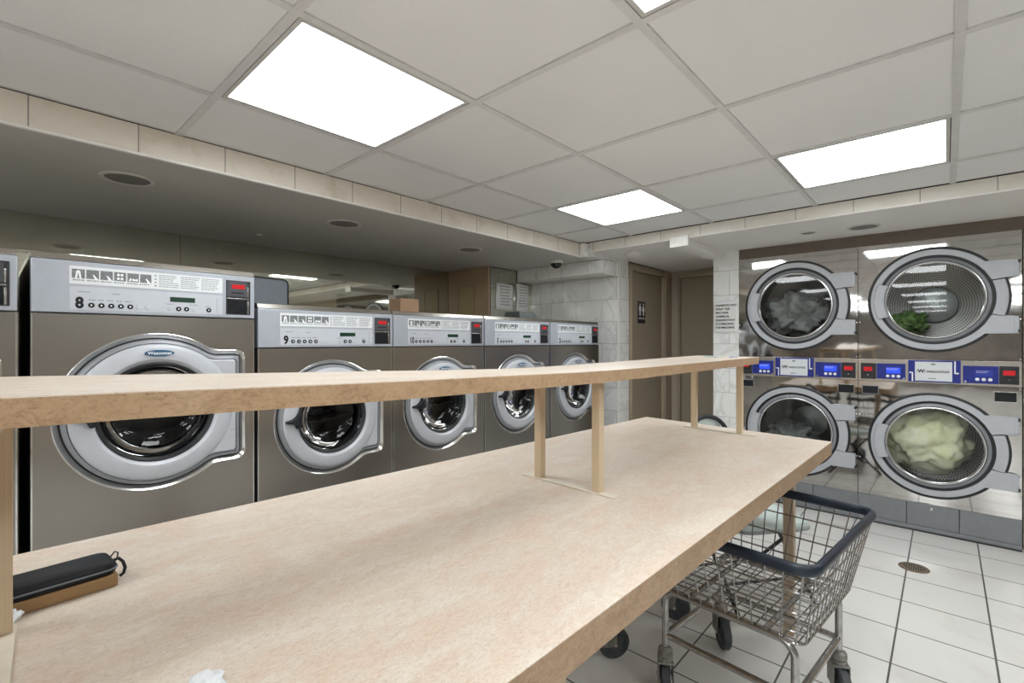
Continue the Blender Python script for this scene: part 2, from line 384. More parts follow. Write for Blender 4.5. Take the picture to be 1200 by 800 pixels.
# header that closes the washer soffit beside the toilets, down-stand beam over the alcove
m = MB(); m.box(XF + 0.012, 4.0, 2.17, 2.26, SW - 0.0, H); struct('wall_left', m, M['tile_wall_x'], smooth=0)
m = MB(); m.box(3.56, 3.82, 2.175, 3.152, 1.83, SW - 0.001); struct('trim_4', m, M['tile_wall_y'], bevel=0.002)
m = MB(); m.box(3.80, 4.0, 2.17, 3.74, 0.0, SW - 0.0005); struct('wall_left', m, M['tile_wall_y'], smooth=0)
m = MB(); m.box(3.812, 3.985, 2.158, 2.1695, 0.0, 1.83); struct('wall_left', m, M['tile_wall_x'], smooth=0)
m = MB(); m.box(3.796, 3.812, 2.156, 2.17, 0.0, 1.83); m.box(3.57, 3.812, 2.160, 2.1745, 1.822, 1.834); struct('trim_5', m, M['white_trim'], bevel=0.002)
# boxed-in pipe at the corner of the two soffits, with a keyhole
t = MB(); t.box(XF - 0.05, XF - 0.001, 2.195, YF - 0.017, SW - 0.006, H - 0.004)
o = struct('trim_6', t, M['white_trim'], bevel=0.003)
t = MB(); t.lathe_y([(0.004, 2.193), (0.004, 2.196)], XF - 0.03, SW + 0.045, 16, cap=True); obj('keyhole', t, M['ink'], o)

# long side walls
m = MB(); m.box(XB, 3.80, 3.74, 3.80, 0, H); struct('wall_left', m, M['tan_wall'], smooth=0)
m = MB(); m.box(XB - 0.06, XB, YB, 3.80, 0, H); struct('wall_back', m, M['back_wall'], smooth=0)
m = MB(); m.box(XB, 5.1, YB - 0.06, YB, 0, H); struct('wall_front', m, M['opposite_wall'], smooth=0)
m = MB(); m.box(4.16, 4.22, YB, -0.345, 0, SD); struct('wall_right', m, M['tan_wall'], smooth=0)
m = MB(); m.box(4.102, 4.112, -0.345, 1.236, 1.899, SD); struct('trim_7', m, M['brown_strip'], smooth=0)
# tiled pier between toilets and dryers
m = MB(); m.box(4.10, 4.24, 1.238, 1.439, 0, SD); struct('wall_right', m, M['tile_wall_y'], smooth=0)
m = MB(); m.box(4.24, 5.0, 1.30, 1.36, 0, SD); struct('wall_right', m, M['tan_wall'], smooth=0)
# beam that runs from the ceiling edge to the pier
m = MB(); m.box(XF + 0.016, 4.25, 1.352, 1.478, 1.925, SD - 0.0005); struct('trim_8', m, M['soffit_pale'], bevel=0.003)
m = MB(); m.box(XF - 0.02, XF + 0.016, 1.346, 1.484, 1.918, 1.996); struct('trim_9', m, M['white_trim'], bevel=0.004)

# toilet recess: wall with door 1 (faces the aisle) and wall with door 2 (faces along the room)
m = MB()
m.box(4.0, 5.0, 2.185, 2.23, 1.905, SD); m.box(4.0, 4.045, 2.185, 2.23, 0, 1.905); m.box(4.76, 5.0, 2.185, 2.23, 0, 1.905)
struct('wall_left', m, M['tan_wall'], smooth=0)
m = MB(); m.box(4.93, 4.98, 1.36, 2.185, 1.905, SD); m.box(4.93, 4.98, 2.09, 2.185, 0, 1.905); struct('wall_right', m, M['tan_wall'], smooth=0)
def door_set(name, width, frame, rot, loc, knob_x, hinge):
    """door leaf with frame, local x right, y into wall"""
    t = bpy.data.objects.new(name, None); C.objects.link(t); t.location = loc; t.rotation_euler = (0, 0, rot); t['kind'] = 'structure'
    a = MB(); a.box(0, width, 0.012, 0.05, 0.006, 1.90); obj('door_leaf', a, M['tan_door'], t, bevel=0.002)
    a = MB(); a.box(-frame, -0.004, -0.014, 0.03, 0, 1.945); a.box(width + 0.004, width + frame, -0.014, 0.03, 0, 1.945); a.box(-0.004, width + 0.004, -0.014, 0.03, 1.904, 1.945)
    a.box(-frame, -frame + 0.018, -0.022, -0.012, 0, 1.945); a.box(width + frame - 0.018, width + frame, -0.022, -0.012, 0, 1.945)
    obj('door_frame', a, M['tan_frame'], t, bevel=0.003)
    a = MB(); a.lathe_y([(0.001, -0.050), (0.018, -0.048), (0.026, -0.036), (0.024, -0.022), (0.012, -0.014), (0.012, 0.004), (0.03, 0.006), (0.03, 0.013)], knob_x, 0.95, 28)
    obj('door_knob', a, M['steel_cap'], t)
    for z in (0.25, 0.95, 1.70): a = MB(); a.lathe_z([(0.007, z), (0.007, z + 0.09)], hinge, 0.006, 10); obj('hinge', a, M['steel_cap'], t)
    return t
d1 = door_set('door_1', 0.655, 0.042, 0, (4.058, 2.168, 0), 0.60, 0.0)
d2 = door_set('door_2', 0.70, 0.03, -pi / 2, (4.905, 2.055, 0), 0.05, 0.70)
# corner boards between the two doors
m = MB(); m.box(4.765, 4.83, 2.150, 2.184, 0, SD - 0.002); m.box(4.85, 4.925, 2.162, 2.184, 0, SD - 0.002); struct('trim_10', m, M['tan_frame'], bevel=0.003)

# toilet sign on door 1
t = thing('restroom_sign', 'black restroom sign with white man and woman figures on tan door', 'sign', (4.27, 2.179, 1.52))
a = MB(); a.box(-0.075, 0.075, -0.004, 0.0, -0.105, 0.105); obj('sign_plate', a, M['black_plastic'], t, bevel=0.003)
a = MB()
for sx, woman in ((-0.034, False), (0.034, True)):
    a.lathe_y([(0.0105, -0.0052), (0.0105, -0.004)], sx, 0.077, 20, cap=True)
    if woman: a.prism([(sx - 0.012, 0.062), (sx + 0.012, 0.062), (sx + 0.028, 0.012), (sx + 0.012, 0.012), (sx + 0.010, -0.03), (sx - 0.010, -0.03), (sx - 0.012, 0.012), (sx - 0.028, 0.012)], -0.0052, -0.004)
    else: a.prism([(sx - 0.02, 0.062), (sx + 0.02, 0.062), (sx + 0.022, 0.015), (sx + 0.013, 0.015), (sx + 0.012, -0.03), (sx - 0.012, -0.03), (sx - 0.013, 0.015), (sx - 0.022, 0.015)], -0.0052, -0.004)
obj('figures', a, M['white_ink'], t, smooth=0)
obj('lettering', text_mb('RESTROOM', 0.024, 0, -0.0045, -0.066), M['white_ink'], t, smooth=0)

# mirror wall and mirrored column
def mirror_panel(x0, x1, z0, z1, label, y=3.738):
    a = MB(); a.box(x0, x1, y - 0.006, y, z0, z1); o = obj('wall_mirror', a, M['mirror'], smooth=0)
    return tag(o, label, 'mirror')
mirror_panel(XB + 0.01, 0.868, 1.40, SW - 0.002, 'long wall mirror behind washing machine 8, left of the vertical seam')
mirror_panel(0.872, 3.16, 1.40, SW - 0.002, 'long wall mirror behind washing machines 9 and 10, right of the seam')
m = MB(); m.box(3.185, 3.80, 3.17, 3.735, 0, SW - 0.0015); struct('wall_left', m, M['col_brown'], smooth=0)
t = thing('wall_cabinet', 'brown cabinet side with inset olive panel above washing machine 10', 'cabinet', (3.165, 3.16, 0))
a = MB(); a.box(0, 0.018, 0.0, 0.572, 1.0, SW - 0.003); obj('side_board', a, M['col_brown'], t, bevel=0.001)
a = MB(); a.box(-0.004, 0.0, 0.19, 0.41, 1.0, 1.775); obj('inset_panel', a, M['col_panel'], t, bevel=0.001)
a = MB(); a.box(-0.006, 0.0, 0.41, 0.416, 1.0, 1.78); a.box(-0.006, 0.0, 0.184, 0.19, 1.0, 1.78); a.box(-0.006, 0.0, 0.19, 0.41, 1.775, 1.781); obj('moulding', a, M['tan_door'], t)
mirror_panel(3.19, 3.555, 1.25, SW - 0.004, 'narrow mirror panel on the column, left one with handwritten note', 3.168)
mirror_panel(3.562, 3.797, 1.25, 1.825, 'narrow mirror panel on the column beside the marble tiled wall', 3.168)
m = MB(); m.box(3.183, 3.19, 3.158, 3.168, 1.25, SW - 0.003); m.box(3.555, 3.562, 3.160, 3.168, 1.25, SW - 0.003); m.box(3.19, 3.555, 3.160, 3.168, SW - 0.010, SW - 0.003)
m.box(3.562, 3.797, 3.160, 3.168, 1.825, 1.829)
struct('trim_11', m, M['cab_side'])

def paper_note(x0, x1, z0, z1, y, label, seed, rows, name='paper_note'):
    rnd = random.Random(seed); n = 9; a = MB(); vs = []; fs = []
    for j in range(n):
        for i in range(n):
            u, v = i / (n - 1), j / (n - 1)
            vs.append((x0 + (x1 - x0) * u + 0.006 * sin(v * 5 + seed) * (1 - u) , y - 0.002 - 0.008 * u * (1 - u) * 2 * v - 0.003 * noise.noise(Vector((u * 3, v * 3, seed))), z0 + (z1 - z0) * v - 0.008 * u * (v > 0.9)))
    for j in range(n - 1):
        for i in range(n - 1): fs.append((j * n + i, j * n + i + 1, (j + 1) * n + i + 1, (j + 1) * n + i))
    a.add(vs, fs); o = obj(name, a, M['paper']); s = o.modifiers.new('thick', 'SOLIDIFY'); s.thickness = 0.0008
    tag(o, label, 'paper')
    ink = MB(); rh = (z1 - z0) * 0.8 / rows; W = x1 - x0
    for r in range(rows):
        zc = z1 - (z1 - z0) * 0.12 - r * rh; x = x0 + W * (0.14 + rnd.uniform(0, .08)); xe = x0 + W * rnd.uniform(0.68, 0.88)
        while x < xe:
            w = rnd.uniform(0.006, 0.016); ink.box(x, min(x + w, xe), y - 0.0125, y - 0.0119, zc - 0.004 + rnd.uniform(-.002, .002), zc + 0.004); x += w + 0.004
    obj('handwriting', ink, M['ink_grey'], o)
    return o
paper_note(3.265, 3.50, 1.545, 1.80, 3.160, 'rounded white handwritten note on the column mirror, left one', 3, 7)
paper_note(3.555, 3.735, 1.545, 1.815, 3.159, 'white handwritten note on the column mirror, right one above lid', 5, 8)

# sign on the tiled pier (faces the room)
t = thing('paper_sign', 'white paper notice in capitals taped on white tiled pier by dryers', 'sign', (4.099, 1.338, 1.432), -pi / 2)
a = MB(); n = 10; vs = []; fs = []
for j in range(n):
    for i in range(n):
        u, v = i / (n - 1), j / (n - 1)
        zz = -0.125 + 0.262 * v + (0.007 * sin(u * 9) if j == 0 else 0)
        vs.append((-0.095 + 0.186 * u + 0.004 * sin(v * 4), -0.0015 - 0.006 * (1 - v) ** 3 * u, zz))
for j in range(n - 1):
    for i in range(n - 1): fs.append((j * n + i, j * n + i + 1, (j + 1) * n + i + 1, (j + 1) * n + i))
a.add(vs, fs); o = obj('sheet', a, M['paper'], t); o.modifiers.new('thick', 'SOLIDIFY').thickness = 0.0008
tx = MB()
for k, line in enumerate(['PLEASE DO NOT', 'SPRAY THE', 'MACHINE', 'CHEMICAL', 'DISINFECTANT', 'IS DAMAGING', 'THE MACHINE']):
    tx = join(tx, text_mb(line, 0.0225, -0.078, -0.0095 if k > 4 else -0.007, 0.098 - k * 0.0305, 'LEFT', 0.0003))
obj('lettering', tx, M['ink'], t, smooth=0)
a = MB(); a.box(-0.09, 0.085, -0.0024, -0.0018, 0.128, 0.150); obj('tape', a, M['label_white'], t)

# ------------------------------------------------------------------ ceiling lights
def ceiling_light(x, y, label):
    t = thing('ceiling_light', label, 'ceiling light', (x, y, H), group='square ceiling light panels' if label.endswith('behind the camera') else None)
    s = 0.290; q = 0.277; a = MB()
    a.box(-s, s, -s, -q, 0.0009, 0.016); a.box(-s, s, q, s, 0.0009, 0.016); a.box(-s, -q, -q, q, 0.0009, 0.016); a.box(q, s, -q, q, 0.0009, 0.016)
    obj('frame', a, M['light_frame'], t)
    a = MB(); a.box(-q, q, -q, q, 0.004, 0.008); obj('diffuser', a, M['lamp'], t, smooth=0)
    a = MB(); a.box(-s + 0.004, s - 0.004, -s + 0.004, s - 0.004, 0.016, 0.07); obj('housing', a, M['light_frame'], t)
    return t
lab = {(0, 0): 'large glowing square ceiling light above washing machine 8', (3, 0): 'glowing square ceiling light nearest the tiled ceiling corner and toilets',
       (3, 2): 'glowing square ceiling light nearest the dryers', (0, 2): 'glowing square ceiling light cut off by the top edge of the photo'}
for c in sorted(light_cells):
    x = GX0 + P * (c[0] + 0.5); y = GY0 - P * (c[1] + 0.5)
    ceiling_light(x, y, lab.get(c, 'glowing square ceiling light reflected in mirror and steel, behind the camera'))

def downlight(x, y, z, r, label, cat='recessed light', name='recessed_light', grp=None):
    t = thing(name, label, cat, (x, y, z), group=grp)
    a = MB(); a.lathe_z([(r, 0), (r, -0.003), (r * 0.97, -0.006), (r * 0.84, -0.006), (r * 0.82, -0.002), (r * 0.82, 0)], n=48, cap=False); obj('trim_ring', a, M['lamp_ring'], t)
    a = MB(); a.lathe_z([(r * 0.82, -0.0035), (r * 0.6, -0.0018), (r * 0.25, -0.0010), (0.002, -0.0008)], n=48, cap=False); obj('baffle', a, M['lamp_dark'], t)
    return t
downlight(0.421, 2.625, SW, 0.096, 'round unlit recessed light in washer soffit, nearest the camera')
downlight(1.446, 2.66, SW, 0.096, 'round unlit recessed light in washer soffit, middle one of the three')
downlight(2.50, 2.70, SW, 0.096, 'round unlit recessed light in washer soffit, closest to the brown cabinet')
downlight(3.80, 0.39, SD, 0.088, 'larger round recessed light in soffit above the dryers')
downlight(3.755, 0.69, SD, 0.046, 'small round recessed fitting in soffit above the dryers')
t = thing('smoke_detector', 'white round smoke detector on soffit outside the toilet doors', 'smoke detector', (3.63, 1.93, SD))
a = MB(); a.lathe_z([(0.062, 0), (0.062, -0.010), (0.055, -0.014)]); obj('base', a, M['white_trim'], t)
a = MB(); a.lathe_z([(0.052, -0.0135), (0.050, -0.024), (0.038, -0.030), (0.01, -0.031)]); obj('cover', a, M['white_trim'], t)
t = thing('security_camera', 'small black dome security camera under soffit by the alcove', 'security camera', (3.36, 2.52, SW))
a = MB(); a.lathe_z([(0.058, 0), (0.058, -0.018), (0.05, -0.024)]); obj('housing', a, M['white_trim'], t)
a = MB(); a.lathe_z([(0.048 * cos(k * pi / 16) + 0.0005, -0.0235 - 0.045 * sin(k * pi / 16)) for k in range(9)]); obj('dome', a, M['dome'], t)
a = MB(); a.lathe_z([(0.02, 0), (0.02, -0.006)]); o = obj('sprinkler', a, M['white_trim'], loc=None); o.location = (1.22, 3.35, SW); tag(o, 'small round white cap on soffit near the mirror seam', 'sprinkler')

# ------------------------------------------------------------------ washing machines
def sdf_outline(R, hx, hz, rc):
    def f(x, z):
        dc = hypot(x, z) - R
        cx, hw = hx / 2 - 0.05, hx / 2 + 0.05       # rounded box from x=-0.1 to x=hx
        qx = abs(x - cx) - (hw - rc); qz = abs(z) - (hz - rc)
        dr = hypot(max(qx, 0), max(qz, 0)) + min(max(qx, qz), 0) - rc
        k = 0.018; h = max(k - abs(dc - dr), 0) / k
        return min(dc, dr) - h * h * k * 0.25
    return f
def ray_outline(f, level, n=160, rmax=0.6):
    pts = []
    for i in range(n):
        a = 2 * pi * i / n; lo, hi = 0.0, rmax
        for _ in range(34):
            mid = (lo + hi) / 2
            if f(mid * cos(a), mid * sin(a)) < level: lo = mid
            else: hi = mid
        pts.append((lo * cos(a), lo * sin(a)))
    return pts
def rect_star(x0, x1, z0, z1, n=160):
    pts = []
    for i in range(n):
        a = 2 * pi * i / n; c, s = cos(a), sin(a); t = 9
        if c > 1e-9: t = min(t, x1 / c)
        if c < -1e-9: t = min(t, x0 / c)
        if s > 1e-9: t = min(t, z1 / s)
        if s < -1e-9: t = min(t, z0 / s)
        pts.append((c * t, s * t))
    # snap the nearest sample to each corner
    for cx, cz in ((x0, z0), (x1, z0), (x1, z1), (x0, z1)):
        k = min(range(n), key=lambda q: hypot(pts[q][0] - cx, pts[q][1] - cz)); pts[k] = (cx, cz)
    return pts
def at_y(pts, y, cz): return [(x, y, z + cz) for x, z in pts]

def make_washer(number, x, top, split, dz, s, label, dim=False):
    """front face at y=0; top/split/dz: heights of cabinet top, panel lower edge, door centre; s: door scale"""
    w = 0.3295; D = 0.78
    t = thing('washing_machine', label, 'washing machine', (x, 2.14, 0), group='stainless front loading washing machines in a row')
    f = sdf_outline(0.285 * s, 0.296 * s, 0.222 * s, 0.035 * s)
    lv = lambda d: ray_outline(f, -d)
    # front sheet with the door opening pressed into it
    a = MB(); n = 160
    a.loft([at_y(rect_star(-w, w, 0.02 - dz, split - 0.004 - dz), 0, dz), at_y(lv(0), 0, dz)])
    a.box(-w, w, 0.0005, 0.02, 0.0, 0.02)
    obj('front_sheet', a, M['steel_front'], t, smooth=20)
    a = MB(); a.loft([at_y(lv(0), 0, dz), at_y(lv(0.002), -0.001, dz), at_y(lv(0.005), 0.001, dz), at_y(lv(0.017), 0.012, dz), at_y(lv(0.0175), 0.018, dz)])
    obj('door_recess', a, M['steel_edge'], t)
    # cabinet shell
    a = MB(); a.box(-w, -w + 0.012, 0.004, D, 0.0, split); a.box(w - 0.012, w, 0.004, D, 0, split); a.box(-w + 0.012, w - 0.012, D - 0.012, D, 0, split)
    a.box(-w, w, 0.045, D, split, top - 0.022); obj('cabinet', a, M['cab_side'], t)
    for cx in (-w, w - 0.004): a = MB(); a.box(cx, cx + 0.004, -0.001, 0.004, 0.0, split - 0.004); obj('corner_trim', a, M['steel_edge'], t)
    # sloped top cap
    a = MB(); a.prism([(-0.001, top - 0.022), (0.010, top - 0.003), (0.03, top), (D, top), (D, top - 0.022)], -w, w, 'yz'); obj('top_cap', a, M['steel_cap'], t, bevel=0.001)
    # control fascia
    pt = top - 0.024
    a = MB(); a.box(-w, w, -0.004, 0.045, split, pt); fa = obj('control_panel', a, M['panel_grey'], t, bevel=0.003)
    k = (pt - split) / 0.17
    Z = lambda h: split + (h - 1.335) * k
    Y = -0.0042
    a = MB(); a.box(-0.240, 0.210, Y - 0.0008, Y + 0.0002, Z(1.430), Z(1.489)); obj('instruction_label', a, M['label_white'], fa, bevel=0.0003)
    a = MB(); a.box(-0.240, 0.210, Y - 0.0008, Y + 0.0002, Z(1.346), Z(1.422)); obj('control_label', a, M['label_panel'], fa, bevel=0.0003)
    a = MB()
    for q in range(6): xx = -0.234 + q * 0.0362; a.box(xx, xx + 0.0325, Y - 0.0011, Y - 0.0007, Z(1.449), Z(1.479))
    obj('pictogram', a, M['picto'], fa, smooth=0)
    a = MB(); yy = (Y - 0.0014, Y - 0.001)
    def pr(poly): a.prism(poly, *yy)
    X0 = -0.234; zz = Z(1.449); kk = k
    # drawings: shirt opening, hands, grid, hand with garment, hand at a dial
    a.prism([(X0 + .008, zz), (X0 + .011, zz + .024 * kk), (X0 + .016, zz + .026 * kk), (X0 + .016, zz + .020 * kk), (X0 + .013, zz)], *yy)
    a.prism([(X0 + .024, zz), (X0 + .021, zz + .024 * kk), (X0 + .016, zz + .026 * kk), (X0 + .016, zz + .020 * kk), (X0 + .019, zz)], *yy)
    for q in (1, 2, 5):
        xx = X0 + q * 0.0362; pr([(xx + .016, zz + .014 * kk), (xx + .019, zz + .015 * kk), (xx + .031, zz - .001), (xx + .022, zz - .001)])
    xx = X0 + 3 * 0.0362
    for u_ in (0.008, 0.018): 
        for v_ in (0.004, 0.017): pr([(xx + u_, zz + v_ * kk), (xx + u_ + .007, zz + v_ * kk), (xx + u_ + .007, zz + (v_ + .008) * kk), (xx + u_, zz + (v_ + .008) * kk)])
    xx = X0 + 4 * 0.0362; pr([(xx + .003, zz + .003 * kk), (xx + .010, zz + .003 * kk), (xx + .012, zz + .012 * kk), (xx + .009, zz + .014 * kk)]); pr([(xx + .013, zz + .004 * kk), (xx + .030, zz + .004 * kk), (xx + .029, zz + .012 * kk), (xx + .022, zz + .009 * kk), (xx + .015, zz + .012 * kk)])
    obj('pictogram_figures', a, M['white_ink'], fa, smooth=0)
    a = text_lines(0.002, 0.205, Z(1.437), Z(1.484), 7, Y - 0.0007, 3, 0.42, 11)
    for q in range(4): a.lathe_y([(0.0032, Y - 0.0011), (0.0032, Y - 0.0007)], -0.008, Z(1.478 - q * 0.012), 12, cap=True)
    a2 = text_lines(-0.232, -0.02, Z(1.440), Z(1.446), 1, Y - 0.0007, 6, 0.6, 5)
    a3 = join(text_lines(-0.218, -0.175, Z(1.402), Z(1.408), 1, Y - 0.0007, 1, 0.6, 4), text_lines(-0.13, -0.10, Z(1.400), Z(1.406), 1, Y - 0.0007, 1, 0.6, 4), text_lines(-0.192, -0.072, Z(1.376), Z(1.383), 1, Y - 0.0007, 5, 0.5, 9),
              text_lines(0.022, 0.05, Z(1.376), Z(1.381), 1, Y - 0.0007, 1, 0.5, 9), text_lines(0.100, 0.13, Z(1.376), Z(1.381), 1, Y - 0.0007, 1, 0.5, 9), text_lines(0.15, 0.175, Z(1.372), Z(1.378), 1, Y - 0.0007, 1, 0.5, 9))
    for q in range(9): a3.box(0.188, 0.194, Y - 0.001, Y - 0.0007, Z(1.354 + q * 0.0065), Z(1.356 + q * 0.0065))
    obj('printed_text', join(a, a2, a3), M['ink_grey'], fa, smooth=0)
    obj('number', text_mb(number, 0.050 * k, -0.215 if len(number) == 1 else -0.214, Y - 0.001, Z(1.352), 'CENTER', 0.0022 if len(number) == 1 else 0.0012, 0.82 if len(number) == 1 else 0.6), M['ink'], fa, smooth=0)
    for bx, col in [(-0.185 + 0.026 * q, 'ink') for q in range(5)] + [(0.063, 'ink'), (0.088, 'ink'), (0.162, 'ink')] + [(-0.055, 'btn'), (-0.03, 'btn'), (0.038, 'btn'), (0.114, 'btn')]:
        a = MB(); a.lathe_y([(0.0085, Y - 0.0006), (0.0083, Y - 0.003), (0.0045, Y - 0.0034)] if col == 'ink' else [(0.0095, Y - 0.0006), (0.009, Y - 0.0025), (0.001, Y - 0.003)], bx, Z(1.362), 20, cap=True)
        bt = obj('button', a, M[col], fa)
    a = MB()
    for bx in [-0.185 + 0.026 * q for q in range(5)] + [0.063, 0.088, 0.162]: a.prism([(bx - 0.0022, Z(1.3585)), (bx + 0.0035, Z(1.362)), (bx - 0.0022, Z(1.3655))], Y - 0.0038, Y - 0.0033)
    obj('button_arrows', a, M['white_ink'], fa, smooth=0)
    a = MB(); a.box(0.036, 0.116, Y - 0.0014, Y - 0.0006, Z(1.387), Z(1.405)); obj('display', a, M['lcd'], fa)
    # coin unit
    a = MB(); a.box(0.223, 0.313, -0.0068, -0.0038, Z(1.349), Z(1.485)); cu = obj('coin_unit', a, M['black_plastic'], t, bevel=0.002)
    a = MB(); a.box(0.243, 0.291, -0.0086, -0.0066, Z(1.452), Z(1.469)); obj('red_display', a, M['red_led'], cu, bevel=0.0008, label='glowing red display')
    a = MB(); a.box(0.226, 0.300, -0.0080, -0.0066, Z(1.421), Z(1.481)); obj('coin_plate', a, M['coin_plate'], cu, bevel=0.0008)
    a = MB(); a.box(0.240, 0.286, -0.0088, -0.0078, Z(1.433), Z(1.4375)); obj('coin_slot', a, M['ink'], cu)
    a = MB(); a.box(0.227, 0.299, -0.0088, -0.0066, Z(1.353), Z(1.408)); obj('return_flap', a, M['case'], cu, bevel=0.001)
    a = MB(); a.box(0.301, 0.306, -0.0088, -0.0066, Z(1.352), Z(1.405)); a.box(0.225, 0.306, -0.0088, -0.0066, Z(1.4105), Z(1.4145)); a.box(0.301, 0.305, -0.0088, -0.0066, Z(1.42), Z(1.462)); obj('latch', a, M['chrome'], cu, bevel=0.0006)
    # seal around door
    a = MB(); a.loft([at_y(lv(0.016), 0.016, dz), at_y(lv(0.023), 0.012, dz)]); a.loft([at_y(lv(0.0365), -0.0065, dz), at_y(lv(0.040), -0.0065, dz)])
    obj('door_seal', a, M['black_rubber'], t)
    a = MB(); a.loft([at_y(lv(0.022), 0.016, dz), at_y(lv(0.0225), 0.004, dz), at_y(lv(0.026), -0.003, dz), at_y(lv(0.036), -0.007, dz), at_y(lv(0.038), 0.0, dz)])
    obj('door_rim', a, M['door_mid'], t)
    # door plate: hinge cover fill + dished ring
    ri = 0.178 * s; ro = 0.246 * s
    dr = MB(); circ = [(ro * cos(2 * pi * i / 160), ro * sin(2 * pi * i / 160)) for i in range(160)]
    dr.loft([at_y(lv(0.038), 0.0, dz), at_y(lv(0.0395), -0.008, dz), at_y(lv(0.043), -0.0105, dz), at_y(circ, -0.0105, dz)])
    door = obj('door', dr, M['door_grey'], t, smooth=25)
    a = MB(); a.lathe_y([(ro + 0.0005, -0.0100), (ro - 0.002, -0.0135), (ro - 0.006, -0.0175), (ro - 0.016, -0.0195), (ri + 0.026, -0.0250), (ri + 0.014, -0.0240), (ri + 0.002, -0.014), (ri, -0.004)], 0, dz, 120); obj('door_ring', a, M['door_grey'], door)
    a = MB(); a.lathe_y([(ri + 0.001, -0.016), (ri - 0.003, -0.019), (ri - 0.010, -0.010), (ri - 0.016, 0.006), (ri - 0.018, 0.03), (ri - 0.010, 0.06), (ri + 0.01, 0.09)], 0, dz, 96); obj('window_gasket', a, M['black_rubber'], door)
    a = MB(); rg = ri - 0.012; a.lathe_y([(rg, -0.004), (rg - 0.008, 0.006), (rg - 0.020, 0.030), (rg - 0.035, 0.052), (rg - 0.07, 0.066), (0.04, 0.072), (0.002, 0.073)], 0, dz, 96)
    obj('window', a, M['glass_dark'], door)
    a = MB(); a.lathe_y([(rg - 0.009, 0.003), (rg - 0.012, 0.010), (rg - 0.014, 0.004)], 0, dz, 96); obj('window_trim', a, M['black_rubber'], door)
    # seams of the hinge cover
    a = MB(); hx = 0.296 * s - 0.043
    for zc in (0.0, ): a.box(0.235 * s, hx, -0.0112, -0.0104, dz - 0.10 * s, dz - 0.0985 * s); a.box(0.225 * s, hx, -0.0112, -0.0104, dz + 0.105 * s, dz + 0.1065 * s)
    obj('hinge_cover_seam', a, M['door_mid'], door)
    # handle: black flared pull at the left
    a = MB(); hz = dz + 0.0; hx0 = -0.236 * s
    top_ = [(-0.005, 0.004), (0.022, 0.010), (0.044, 0.026), (0.058, 0.040), (0.070, 0.036), (0.066, 0.018), (0.064, 0.0), (0.062, -0.016), (0.056, -0.032), (0.044, -0.034), (0.036, -0.016), (0.020, -0.008), (-0.005, -0.006)]
    a.loft([[(hx0 + px * s, -0.020, hz + pz * s) for px, pz in top_], [(hx0 + px * s, -0.040, hz + pz * s) for px, pz in top_], [(hx0 + (0.03 + (px - 0.03) * 0.86) * s, -0.048, hz + pz * 0.8 * s) for px, pz in top_]], cap0=True, cap1=True)
    obj('handle', a, M['ink'], door, bevel=0.002)
    # badge
    bz = dz + 0.213 * s; a = MB(); a.loft([[(0.044 * s * cos(q * pi / 24), yy_, bz + 0.0115 * s * sin(q * pi / 24)) for q in range(48)] for yy_ in (-0.024, -0.0292)], cap0=True, cap1=True); obj('badge', a, M['badge_blue'], door)
    obj('badge_lettering', text_mb('Wascomat', 0.0165 * s, 0, -0.0294, bz - 0.0052 * s, 'CENTER', 0.0002), M['white_ink'], door, smooth=0)
    # drum with lifters behind the window
    R = 0.25 * s; a = MB(); a.lathe_y([(R - 0.04, 0.092), (R, 0.10), (R, 0.50), (R - 0.02, 0.52), (0.10, 0.535), (0.002, 0.54)], 0, dz, 72)
    for q in range(3):
        an = 0.5 + q * 2 * pi / 3; b = MB(); b.prism([(-0.04, -R + 0.004), (0.04, -R + 0.004), (0.012, -R + 0.05), (-0.012, -R + 0.05)], 0.12, 0.50)
        b.v = [(x_ * cos(an) - z_ * sin(an), y_, x_ * sin(an) + z_ * cos(an) + dz) for x_, y_, z_ in b.v]; a.add(b.v, b.f)
    obj('drum', a, M['drum_plain'], t)
    return t
small = dict(top=1.404, split=1.214, dz=0.888, s=0.935)
make_washer('7', -0.258, 1.531, 1.335, 0.985, 1.0, 'washing machine mostly outside the left edge of the photo')
make_washer('8', 0.430, 1.531, 1.335, 0.985, 1.0, 'taller washing machine numbered 8, widest in view at the left')
make_washer('9', 1.103, label='washing machine numbered 9, stainless front, right beside the taller number 8', **small)
make_washer('10', 1.768, label='washing machine numbered 10 with small cardboard box on top', **small)
make_washer('1', 2.437, label='washing machine numbered 1 with a grey slanted lid on top', **small)
make_washer('2', 3.108, label='washing machine numbered 2 at the far end against the tiled alcove', **small)

# things on top of the washers
t = thing('cardboard_box', 'small brown cardboard box on top of washing machine 10', 'box', (1.70, 2.452, 1.404))
a = MB(); a.box(0, 0.137, 0, 0.12, 0.0, 0.100); obj('carton', a, M['cardboard'], t, bevel=0.002)
a = MB(); a.box(0.0, 0.137, 0.058, 0.062, 0.0996, 0.1004); obj('flap_seam', a, M['ink_grey'], t)
t = thing('storage_bin', 'dark grey rounded plastic bin on top of washing machine 9', 'bin', (0.80, 2.62, 1.404))
pts = [(0, 0), (0.30, 0)] + [(0.30 - 0.025 + 0.025 * cos(q * pi / 12), 0.165 - 0.025 + 0.025 * sin(q * pi / 12)) for q in range(7)] + [(0.03 - 0.03 * sin(q * pi / 12), 0.14 + 0.03 * cos(q * pi / 12)) for q in range(7)]
a = MB(); a.prism(pts, 0, 0.2); obj('body', a, M['grey_plastic'], t, bevel=0.004)
a = MB(); a.tube([(p[0], -0.001, p[1]) for p in pts[1:]], 0.0035, 6); obj('edge_bead', a, M['ink'], t)
t = thing('slanted_lid', 'small dark grey slanted lid lying on top of washing machine 1', 'lid', (2.56, 2.24, 1.404))
